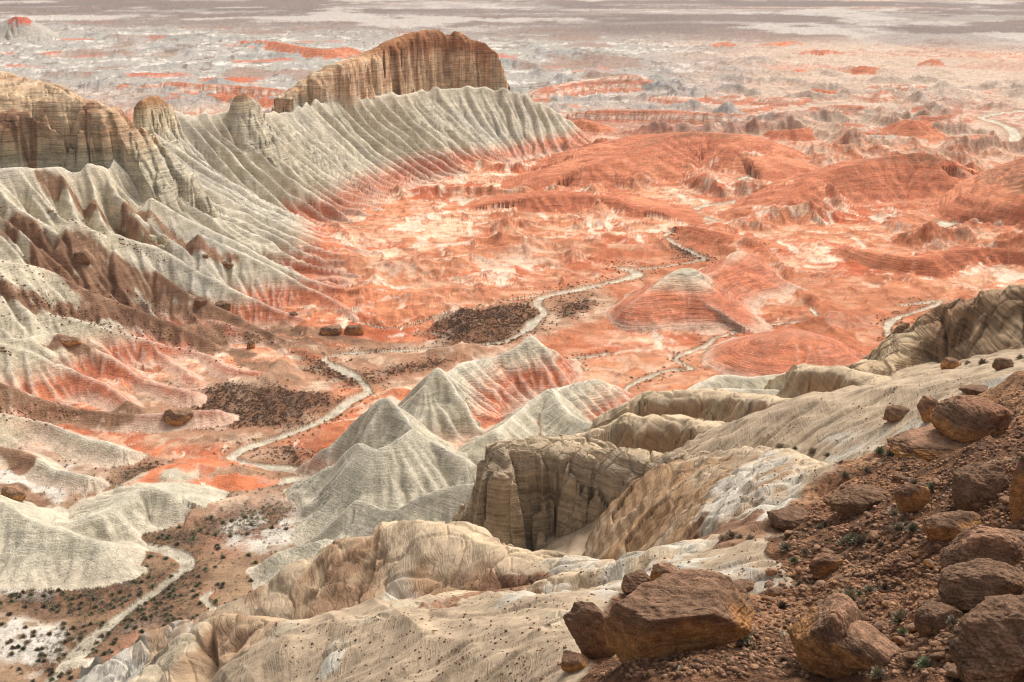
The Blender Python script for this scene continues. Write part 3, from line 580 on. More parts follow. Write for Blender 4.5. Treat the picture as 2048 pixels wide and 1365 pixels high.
k = K('mesa').astype(np.float32); mixc(lin(206, 176, 144), k); mixc(lin(226, 206, 174), k * ss(.2, .6, np.sin(Z * 1.5 + 1.2 * n3) + .35 * n2) * .6); mixc(lin(168, 126, 98), k * ss(-.3, .4, n1 + .4 * n2) * ss(66, 76, t)); mixc(lin(178, 152, 112), k * ss(.1, .6, n3 + n2 * .5) * ss(84, 94, t) * .8); mixc(lin(170, 160, 132), k * (1 - ss(62, 72, t)) * .7)
k = K('turret').astype(np.float32); mixc(lin(210, 196, 166), k); mixc(lin(170, 128, 92), k * ss(70, 78, t + 4 * n1) * (Y < 735)); mixc(lin(170, 128, 92), k * ss(66, 70, t + 2 * n1) * (Y > 735))
tc = np.isin(KIND, ['turret', 'mesa', 'cap']) * (1 - ss(57, 66, Z + 2 * n2 - 4 * (Y > 735))) * (Y < 800); mixc(cream * .97, tc)
# sandstone and the foreground slope
slope_h = hill * K('floor')
mixc(sandc, hill * (KIND == 'floor'))
k = K('sand').astype(np.float32)
mixc(sandc, k); mixc(lin(194, 176, 150), k * ss(-.2, .5, n3 + .4 * n1) * .8)
near_face = k * ss(5, 14, dd)
mixc(lin(206, 184, 154), k * (1 - ss(.5, 3.0, dd)) * .7); lg_ = np.char.startswith(NAME.astype(str), 'ledge_') | (NAME == 'outcrop_tail'); mixc(lin(160, 130, 100), k * lg_ * ss(2.5, 4, dd) * ss(-.4, .2, n2 + .2)); oc = (NAME == 'outcrop'); mixc(lin(178, 148, 106), k * oc * ss(10, 14, dd)); mixc(lin(128, 98, 68), k * oc * ss(7, 10, dd) * ss(.55, .85, np.sin(Z * 2.6 + 1.5 * n3 + .6 * n2)) * .7); mixc(lin(176, 132, 84), k * oc * ss(10, 14, dd) * ss(.1, .5, n1 + n2 * .3)); mixc(lin(170, 164, 142), k * oc * (1 - ss(34, 42, Z + 5 * n1)) * ss(8, 12, dd))
bc = np.zeros(len(X), np.float32)
for pl in [[(600, 1150), (640, 1110), (690, 1075), (760, 1080), (750, 1130), (735, 1230), (600, 1240)], [(320, 1372), (420, 1240), (520, 1232), (560, 1250), (500, 1300), (440, 1372)]]: bc = np.maximum(bc, patch(hits(pl), 1.2, 3))
mixc(lin(162, 132, 106), k * bc); mixc(lin(186, 160, 132), k * bc * ss(0, .4, n2 + .5 * n4))
ch = np.zeros(len(X), np.float32)
for pl in [[(1440, 960), (1520, 905), (1640, 930), (1600, 1000), (1480, 1060), (1400, 1040)], [(1240, 1110), (1400, 1090), (1530, 1080), (1545, 1170), (1400, 1165), (1200, 1180), (980, 1215), (1060, 1170)], [(1700, 870), (1850, 850), (1800, 890), (1620, 900)], [(1960, 760), (2060, 750), (2060, 800), (1990, 800)]]: ch = np.maximum(ch, patch(hits(pl), 1.5, 4))
mixc(lin(194, 187, 174), ch * (hill > .5) * ss(-.3, .2, n2 + .5 * n4) * .85)
mixc(lin(190, 175, 152), k * (NAME == 'spur_low') * (1 - bc) * .9)
sm = np.isin(NAME, ['spur_mid', 'spur_low', 'spur_edge']) & (bc < .5); mixc(lin(160, 126, 98), k * sm * ss(-.1, .3, fbm(X / 10 + Y / 30, Y / 34, 4, 5) + .3 * n2) * ss(1.5, 6, dd) * .85); mixc(lin(208, 202, 190), k * sm * ss(.05, .35, fbm(X / 9 + Y / 30, Y / 40, 4, 2)) * ss(2, 8, dd) * .85)
k = K('cliff').astype(np.float32); mixc(lin(188, 164, 134), k); mixc(lin(202, 184, 154), k * ss(0, .5, n2)); mixc(lin(150, 120, 94), k * ss(.1, .5, n1))
# brown rubble slope nearest the camera
FGP = [(1095, 1400), (1150, 1300), (1190, 1215), (1240, 1165), (1400, 1180), (1520, 1185), (1545, 1120), (1530, 1062), (1590, 1010), (1650, 968), (1700, 925), (1780, 885), (1850, 865), (1890, 800), (1960, 770), (2100, 730)]
FGH = hits(FGP)
FGPL = [tuple(p[:2]) for p in FGH] + [(130, 230), (160, 100), (60, -20), (-30, 10), (-8, 60)]
rub = patch(FGPL, .5, 7) * (KIND != 'cliff')
n5 = fbm(X / .9, Y / .9, 3, 2); mixc(lin(164, 120, 90), rub); mixc(lin(194, 150, 114), rub * ss(-.1, .4, n2 + .5 * n4 + .4 * n5)); mixc(lin(126, 92, 70), rub * ss(.05, .35, n1 + .5 * n4 + .4 * n5)); mixc(lin(108, 82, 66), rub * ss(.25, .45, n5 + .3 * n4)); mixc(lin(186, 172, 146), rub * ss(.35, .55, fbm(X / 6 + Y / 9, Y / 30, 3, 6)) * .8)
# brown scree tongues spilling over the pale spurs on the left
SCREE = [([(0, 450), (60, 480), (120, 520), (180, 560), (250, 610), (330, 650), (420, 690)], 7), ([(90, 545), (150, 570), (210, 600), (280, 630), (345, 655)], 9), ([(150, 500), (240, 545), (330, 590), (400, 610), (470, 640), (540, 670), (620, 690)], 9),
         ([(0, 575), (60, 605), (110, 628), (180, 632), (240, 650)], 4), ([(20, 790), (70, 800), (130, 820), (200, 835), (280, 825)], 9), ([(110, 690), (150, 695), (180, 712)], 3), ([(260, 420), (320, 450), (400, 500), (450, 530)], 3),
         ([(90, 360), (180, 420), (250, 465), (310, 490)], 4), ([(0, 905), (30, 910), (60, 930)], 4), ([(0, 975), (50, 990), (80, 1010)], 5), ([(370, 650), (420, 665), (460, 700), (560, 735)], 5), ([(0, 230), (40, 245), (70, 262)], 4), ([(560, 660), (680, 680), (760, 690), (900, 700)], 5),
         ([(870, 1215), (930, 1200), (1000, 1180), (1060, 1175)], 2.2), ([(1390, 1075), (1450, 1060), (1530, 1058)], 3)]
for pl, wd in SCREE:
    P = catmull(hits(pl), 40); P = P[np.concatenate([[True], np.hypot(*(P[1:, :2] - P[:-1, :2]).T) > .05])]
    m = (X > P[:, 0].min() - 40) & (X < P[:, 0].max() + 40) & (Y > P[:, 1].min() - 40) & (Y < P[:, 1].max() + 40)
    d = np.full(X.shape, 99., np.float32)
    d[m] = nearest(P, X[m] + 5 * fbm(X[m] / 9, Y[m] / 9, 3, 2), Y[m] + 5 * fbm(X[m] / 9, Y[m] / 9, 3, 5))[0]
    s = 1 - ss(wd * .7, wd * 1.0, d); s = s * ss(-.8, -.35, n4 + .4 * n2); mixc(lin(150, 116, 92), s * .95); mixc(lin(120, 90, 72), s * ss(-.1, .4, n2 + n4 * .6) * .8)
# scrub ground beside the wash
SCRUB = [[(845, 668), (880, 650), (960, 628), (1030, 612), (1060, 640), (1030, 668), (960, 690), (880, 690)], [(1100, 600), (1150, 590), (1185, 610), (1160, 640), (1105, 640)], [(380, 790), (440, 772), (560, 770), (640, 790), (690, 800), (650, 830), (560, 860), (450, 850), (400, 820)],
         [(130, 1140), (260, 1110), (350, 1150), (300, 1190), (200, 1230), (60, 1230), (0, 1210), (0, 1180)], [(150, 1270), (260, 1215), (330, 1170), (360, 1190), (280, 1260), (190, 1300), (140, 1310)], [(380, 1060), (440, 1020), (540, 990), (600, 1010), (560, 1060), (460, 1080)], [(230, 1085), (330, 1050), (420, 1060), (440, 1090), (360, 1100), (290, 1095)],
         [(300, 1160), (400, 1130), (420, 1180), (370, 1240), (310, 1280), (280, 1250)], [(740, 740), (840, 725), (900, 735), (840, 750), (760, 752)], [(1340, 352), (1460, 335), (1500, 350), (1440, 372), (1380, 390)], [(1390, 415), (1520, 400), (1560, 412), (1500, 430), (1420, 435)], [(1320, 488), (1380, 500), (1420, 520), (1350, 515)], [(480, 905), (560, 900), (640, 915), (600, 940), (520, 930)],
         [(1610, 372), (1650, 358), (1690, 360), (1680, 376), (1640, 386), (1600, 386)], [(600, 720), (700, 735), (760, 760), (700, 770), (640, 745)], [(200, 1010), (230, 950), (330, 915), (380, 925), (300, 960), (250, 1000)]]
scrub = np.zeros(X.shape, np.float32)
for i, pl in enumerate(SCRUB):
    if i in (9, 10, 13): continue
    scrub = np.maximum(scrub, patch([atZ(a, b, 22 if i == 13 else 0) for a, b in pl], 7, 12 + 3 * (pl[0][1] < 520)))
scrub *= (np.isin(KIND, ['floor', 'red']))
mixc(lin(134, 100, 78), scrub * .85); mixc(lin(84, 66, 56), scrub * ss(-.1, .35, n2 * .6 + n4) * .8)
for pl in [[(0, 1235), (120, 1240), (135, 1290), (60, 1345), (-40, 1350)], [(-20, 1165), (90, 1168), (60, 1195), (-20, 1198)], [(185, 1118), (255, 1130), (240, 1165), (200, 1155)], [(540, 1005), (610, 1040), (600, 1085), (500, 1095), (470, 1060)], [(290, 1050), (380, 1020), (430, 1030), (350, 1055)], [(600, 995), (640, 1010), (625, 1050), (590, 1040)]]:
    pm = patch([atZ(a, b, 0) for a, b in pl], 2.5, 9) * (KIND == 'floor') * (hill < .3); mixc(lin(216, 208, 196), pm * ss(-.5, .1, n4 + n2) * .9)
for pl in [[(300, 790), (440, 745), (560, 735), (660, 735), (710, 790), (640, 865), (480, 885), (300, 875)], [(600, 705), (760, 690), (1000, 680), (1050, 600), (1200, 575), (1270, 620), (1120, 655), (1000, 720), (900, 765), (760, 770)], [(180, 890), (330, 915), (440, 935), (620, 940), (640, 1000), (420, 1070), (180, 1060)], [(480, 905), (600, 900), (640, 925), (560, 940), (480, 925)]]:
    pm = patch([atZ(a, b, 0) for a, b in pl], 7, 14) * (KIND == 'floor') * (hill < .3) * (1 - scrub * .8); mixc(lin(174, 138, 112), pm * .85); mixc(lin(206, 180, 156), pm * ss(.1, .35, n2 + .5 * n4) * .7); mixc(lin(146, 112, 90), pm * ss(.1, .4, nsr) * .7)
riv = (1 - ss(.92, 1.08, rd)) * (KIND == 'floor') * (hill < .3)
mixc(lin(150, 118, 92), (1 - ss(1.1, 3.2, rd)) * (KIND == 'floor') * (hill < .3) * .6)
mixc(lin(204, 195, 176), riv * (.6 + .4 * ss(-.4, .1, n4))); mixc(lin(178, 166, 146), riv * ss(.0, .5, n4) * .6)
C = C * (1 - .09 * np.clip(hill + (KIND == 'sand'), 0, 1) * (1 - rub))[:, None]
C = np.clip(C * (1 + .10 * n4 + .07 * n2)[:, None], 0.01, 0.9)
# surface masks: r = layered rock, g = stony ground, b = fine rills
slope_kind = K('cream', 'cap', 'mesa', 'turret', 'sand', 'cliff', 'striped', 'red').astype(np.float32)
lay = np.zeros(X.shape, np.float32)
for kk, v in (('cream', .38), ('cap', .9), ('mesa', .9), ('turret', .8), ('sand', .3), ('cliff', 1.1), ('striped', .8), ('red', .6), ('floor', .22)): lay[KIND == kk] = v
lay[(KIND == 'floor') & (hill < .5)] = .28; lay[np.isin(NAME, ['red_hill', 'red_dome'])] = .85; lay[np.isin(NAME, ['tent_a', 'tent_f2'])] = .7
lay *= (1 - rub) * (1 - riv)
lay[NAME == 'outcrop'] = .85
tilt = (np.isin(KIND, ['sand']) | (hill > .5)).astype(np.float32) * (NAME != 'outcrop') * (1 - rub)
stony = np.clip(rub + .5 * scrub, 0, 1)
Z = Z + rub * (1.0 * fbm(X / 5, Y / 5, 4, 3) + .25 * fbm(X / 1.1, Y / 1.1, 3, 6))

# ------------------------------------------------------------------ materials
def mat(name, rough=.95):
    m = bpy.data.materials.new(name); m.use_nodes = True
    b = m.node_tree.nodes['Principled BSDF']; b.inputs['Roughness'].default_value = rough
    b.inputs['Specular IOR Level'].default_value = 0.12
    return m, m.node_tree, b
def node(nt, t, **k):
    n = nt.nodes.new(t)
    for a, v in k.items(): setattr(n, a, v)
    return n
def noise_n(nt, vec, scale, detail=6, rough=.6):
    n = node(nt, 'ShaderNodeTexNoise'); n.inputs['Scale'].default_value = scale; n.inputs['Detail'].default_value = detail; n.inputs['Roughness'].default_value = rough
    nt.links.new(vec, n.inputs['Vector']); return n.outputs['Fac']
def mth(nt, op, a, b=None, c=None):
    n = node(nt, 'ShaderNodeMath', operation=op)
    for i, v in enumerate((a, b, c)):
        if v is None: continue
        if isinstance(v, (int, float)): n.inputs[i].default_value = v
        else: nt.links.new(v, n.inputs[i])
    return n.outputs[0]
gm, nt, bs = mat('eroded_ground')
geo = node(nt, 'ShaderNodeNewGeometry'); pos = geo.outputs['Position']
ca = node(nt, 'ShaderNodeAttribute', attribute_name='Col'); ma = node(nt, 'ShaderNodeAttribute', attribute_name='Msk')
sep = node(nt, 'ShaderNodeSeparateColor'); nt.links.new(ma.outputs['Color'], sep.inputs[0])
ps = node(nt, 'ShaderNodeSeparateXYZ'); nt.links.new(pos, ps.inputs[0])
tz = mth(nt, 'MULTIPLY_ADD', mth(nt, 'MULTIPLY', ps.outputs[0], .42), sep.outputs[2], mth(nt, 'MULTIPLY_ADD', mth(nt, 'MULTIPLY', ps.outputs[1], -.16), sep.outputs[2], ps.outputs[2]))
cb = node(nt, 'ShaderNodeCombineXYZ'); nt.links.new(mth(nt, 'MULTIPLY', ps.outputs[0], .035), cb.inputs[0]); nt.links.new(mth(nt, 'MULTIPLY', ps.outputs[1], .035), cb.inputs[1]); nt.links.new(tz, cb.inputs[2])
mp = cb
nsep = node(nt, 'ShaderNodeSeparateXYZ'); nt.links.new(geo.outputs['Normal'], nsep.inputs[0])
stp = mth(nt, 'SMOOTH_MIN', mth(nt, 'MULTIPLY', mth(nt, 'MAXIMUM', mth(nt, 'SUBTRACT', .992, nsep.outputs[2]), 0), 12.0), 1.0, .1)
LAY = mth(nt, 'MULTIPLY', sep.outputs[0], stp)
s1 = noise_n(nt, mp.outputs[0], 1.1, 4, .7)          # bedding, 1 m
s2 = noise_n(nt, mp.outputs[0], 4.5, 3, .6)          # bedding, 0.2 m
f1 = noise_n(nt, pos, 1.4, 4, .75); f2 = noise_n(nt, pos, .16, 7.5, .78)
strat = mth(nt, 'ADD', mth(nt, 'MULTIPLY', mth(nt, 'SUBTRACT', s1, .5), 1.5), mth(nt, 'MULTIPLY', mth(nt, 'SUBTRACT', s2, .5), .8))
v = mth(nt, 'ADD', mth(nt, 'MULTIPLY', strat, mth(nt, 'MULTIPLY', LAY, 1.5)), mth(nt, 'MULTIPLY', mth(nt, 'SUBTRACT', f1, .5), mth(nt, 'MULTIPLY_ADD', sep.outputs[2], -.55, mth(nt, 'MULTIPLY_ADD', sep.outputs[1], 1.8, .9))))
v = mth(nt, 'ADD', v, mth(nt, 'MULTIPLY', mth(nt, 'SUBTRACT', f2, .5), 2.0))
v = mth(nt, 'MAXIMUM', mth(nt, 'ADD', v, 1.0), .25)
vm = node(nt, 'ShaderNodeVectorMath', operation='SCALE'); nt.links.new(ca.outputs['Color'], vm.inputs[0]); nt.links.new(v, vm.inputs['Scale'])
nt.links.new(vm.outputs[0], bs.inputs['Base Color'])
bh = mth(nt, 'ADD', mth(nt, 'MULTIPLY', strat, mth(nt, 'MULTIPLY', LAY, .6)), mth(nt, 'MULTIPLY', f1, mth(nt, 'MULTIPLY_ADD', sep.outputs[2], -.38, mth(nt, 'MULTIPLY_ADD', sep.outputs[1], 1.4, .55))))
bu = node(nt, 'ShaderNodeBump'); bu.inputs['Strength'].default_value = .9; bu.inputs['Distance'].default_value = 1.2
nt.links.new(bh, bu.inputs['Height']); nt.links.new(bu.outputs[0], bs.inputs['Normal'])

# ------------------------------------------------------------------ write the terrain sheet as named pieces of land
def grid_objects():
    names = ['valley_floor', 'far_plain', 'dry_riverbed', 'fluted_ridge', 'butte', 'mesa', 'pyramid_hills', 'sandstone_ridges', 'layered_cliff', 'red_mesas', 'rubble_slope', 'pale_hillside']
    g = np.zeros(X.shape, np.int8); g[Y > 1250] = 1
    g[(riv > .5)] = 2
    nm = {'cream': 3, 'cap': 4, 'mesa': 5, 'turret': 5, 'sand': 7, 'cliff': 8, 'red': 9, 'striped': 9, 'greytop': 9}
    for kk, i in nm.items(): g[KIND == kk] = i
    g[np.char.startswith(NAME.astype(str), 'tent_')] = 6
    g[np.isin(NAME, ['bank_ridge', 'left_hill', 'orange_mound', 'bank_mound', 'pale_knoll', 'pale_spur_low', 'pale_spur_up'])] = 6
    g[(KIND == 'floor') & (hill > .5)] = 11; g[rub > .5] = 10
    idx = np.arange(NA * NR).reshape(NA, NR)
    quads = np.stack([idx[:-1, :-1], idx[1:, :-1], idx[1:, 1:], idx[:-1, 1:]], -1).reshape(-1, 4)
    fg_ = g[quads[:, 0]]
    V = np.column_stack([X, Y, Z]).astype(np.float32)
    for i, n in enumerate(names):
        q = quads[fg_ == i]
        if not len(q): continue
        u, inv = np.unique(q, return_inverse=True); inv = inv.reshape(-1)
        me = bpy.data.meshes.new(n); me.vertices.add(len(u)); me.vertices.foreach_set('co', V[u].ravel())
        me.loops.add(len(inv)); me.loops.foreach_set('vertex_index', inv.astype(np.int32))
        me.polygons.add(len(q)); me.polygons.foreach_set('loop_start', np.arange(0, len(inv), 4, dtype=np.int32)); me.polygons.foreach_set('loop_total', np.full(len(q), 4, np.int32))
        me.update(calc_edges=True)
        me.shade_smooth()
        for an, arr in (('Col', C), ('Msk', np.column_stack([lay, stony, tilt]))):
            a = me.color_attributes.new(an, 'FLOAT_COLOR', 'POINT'); a.data.foreach_set('color', np.column_stack([arr[u], np.ones(len(u))]).astype(np.float32).ravel())
        me.materials.append(gm)
        o = bpy.data.objects.new(n, me); COL.objects.link(o); o['kind'] = 'structure'
grid_objects()
print('terrain', time.time() - T0)
# ------------------------------------------------------------------ boulders
rm, nt, bs = mat('varnished_boulder')
pos = node(nt, 'ShaderNodeTexCoord').outputs['Object']
ca = node(nt, 'ShaderNodeAttribute', attribute_name='Col')
a1 = noise_n(nt, pos, 1.1, 9, .68); a2 = noise_n(nt, pos, 7.0, 6, .7)
v = mth(nt, 'ADD', mth(nt, 'MULTIPLY', mth(nt, 'SUBTRACT', a1, .5), 2.4), mth(nt, 'MULTIPLY', mth(nt, 'SUBTRACT', a2, .5), 2.6))
v = mth(nt, 'MAXIMUM', mth(nt, 'ADD', v, 1.0), .3)
vm = node(nt, 'ShaderNodeVectorMath', operation='SCALE'); nt.links.new(ca.outputs['Color'], vm.inputs[0]); nt.links.new(v, vm.inputs['Scale']); nt.links.new(vm.outputs[0], bs.inputs['Base Color'])
bu = node(nt, 'ShaderNodeBump'); bu.inputs['Strength'].default_value = .8; bu.inputs['Distance'].default_value = .35
nt.links.new(mth(nt, 'ADD', a1, mth(nt, 'MULTIPLY', a2, .45)), bu.inputs['Height']); nt.links.new(bu.outputs[0], bs.inputs['Normal'])

def n3d(P, sc_, seed, o=4):
    """cheap solid noise from three plane noises"""
    x, y, z = (P * sc_).T
    return (fbm(x + z * .37, y - z * .53, o, seed) + fbm(y + x * .29, z + x * .41, o, seed + 2) + fbm(z - y * .33, x + y * .47, o, seed + 4)) / 1.9

_ICO = {}
def ico(sub):
    if sub not in _ICO:
        bm = bmesh.new(); bmesh.ops.create_icosphere(bm, subdivisions=sub, radius=1.0)
        bm.verts.ensure_lookup_table(); V = np.array([v.co[:] for v in bm.verts]); Fc = np.array([[v.index for v in f.verts] for f in bm.faces]); bm.free()
        _ICO[sub] = (V / np.linalg.norm(V, axis=1, keepdims=True), Fc)
    return _ICO[sub]
def mesh_from(name, V, Fc, cols_=None, m=None, smooth=True):
    me = bpy.data.meshes.new(name); me.vertices.add(len(V)); me.vertices.foreach_set('co', np.ascontiguousarray(V, np.float32).ravel())
    k = Fc.shape[1]; me.loops.add(Fc.size); me.loops.foreach_set('vertex_index', Fc.astype(np.int32).ravel())
    me.polygons.add(len(Fc)); me.polygons.foreach_set('loop_start', np.arange(0, Fc.size, k, dtype=np.int32)); me.polygons.foreach_set('loop_total', np.full(len(Fc), k, np.int32))
    me.update(calc_edges=True)
    if smooth: me.shade_smooth()
    if cols_ is not None:
        a = me.color_attributes.new('Col', 'FLOAT_COLOR', 'POINT'); a.data.foreach_set('color', np.column_stack([cols_, np.ones(len(V))]).astype(np.float32).ravel())
    if m: me.materials.append(m)
    return me
VARN = lin(132, 104, 84); OCHRE = lin(172, 126, 82); TAN = lin(160, 124, 100); PALE = lin(196, 184, 158)
def rock_mesh(name, dims, seed, sub=6, planes=11, style='varnish', top=None, rough=.07, hard=44, cuts=()):
    """a block: a soft polytope of random planes, roughened; dims are full width, depth, height in metres"""
    r = np.random.RandomState(seed); N, Fc = ico(sub)
    ns = [(0, 0, 1), (0, 0, -1), (1, 0, 0), (-1, 0, 0), (0, 1, 0), (0, -1, 0)]; ds = [1, 1, 1, 1, 1, 1]
    for i in range(planes):
        v = r.randn(3); v /= np.linalg.norm(v); ns.append(v); ds.append(r.uniform(.82, 1.15))
    for i in range(34):                                        # chips knocked off edges and corners
        v = r.randn(3); v /= np.linalg.norm(v); ns.append(v); ds.append(r.uniform(1.0, 1.22))
    for c in cuts: v = np.array(c[:3], float); v /= np.linalg.norm(v); ns.append(v); ds.append(c[3])
    ns = np.array(ns, float); ns[:6] += r.randn(6, 3) * .13; ns /= np.linalg.norm(ns, axis=1, keepdims=True); ds = np.array(ds)
    q = np.maximum(N @ ns.T, 1e-3) / ds
    rad = 1.0 / (np.sum(q ** hard, axis=1) ** (1.0 / hard))
    V = N * rad[:, None]
    lg = V[:, 2] * 5.5 + .8 * n3d(V, 1.2, seed + 6, 3); lg = lg - np.floor(lg)                      # bedding ledges
    led = (ss(0, .12, lg) * (1 - ss(.75, 1, lg)) - .5) * (1 - np.abs(N[:, 2]))
    rg = 1 - np.abs(n3d(V, 2.2, seed + 4, 4)) * 3.2                                                # cracks and chips
    V = V * (1 + .10 * n3d(V, 1.3, seed)[:, None] + rough * n3d(V, 4.0, seed + 1)[:, None] + rough * .5 * n3d(V, 13.0, seed + 3, 4)[:, None] + .022 * led[:, None] - .045 * np.clip(rg, 0, 1)[:, None] ** 3)
    zt = V[:, 2].copy(); nz = N[:, 2]
    V = V * (np.array(dims) / 2)
    a = ss(-.25, .35, zt + .5 * n3d(V, .5, seed + 2) - .1)
    if style == 'varnish':
        c = OCHRE * (1 - a[:, None]) + VARN * a[:, None]
        up = ss(.62, .9, zt + .2 * n3d(V, 1.2, seed))[:, None]; c = c * (1 - up) + (TAN if top is None else top) * up
    elif style == 'dark': c = VARN * .9 * (1 - (1 - a[:, None]) * .2) + OCHRE * .25 * (1 - a[:, None])
    elif style == 'ochre': b = ss(.3, .7, zt + .4 * n3d(V, .8, seed))[:, None]; c = OCHRE * (1 - b) + VARN * b
    else: c = np.tile(PALE, (len(V), 1)) * (1 - .15 * a[:, None])
    pit = ss(.2, .5, n3d(V, .9, seed + 5))[:, None]; c = c * (1 - .25 * pit)
    return mesh_from(name, V, Fc, c, rm)
def ground_at(x, y):
    """height of the finished rubble and ground"""
    x = np.atleast_1d(np.asarray(x, np.float32)); y = np.atleast_1d(np.asarray(y, np.float32))
    return height(x, y)[0]
def thing(o, label, cat, group=None):
    o['label'] = label; o['category'] = cat
    if group: o['group'] = group
    COL.objects.link(o); return o

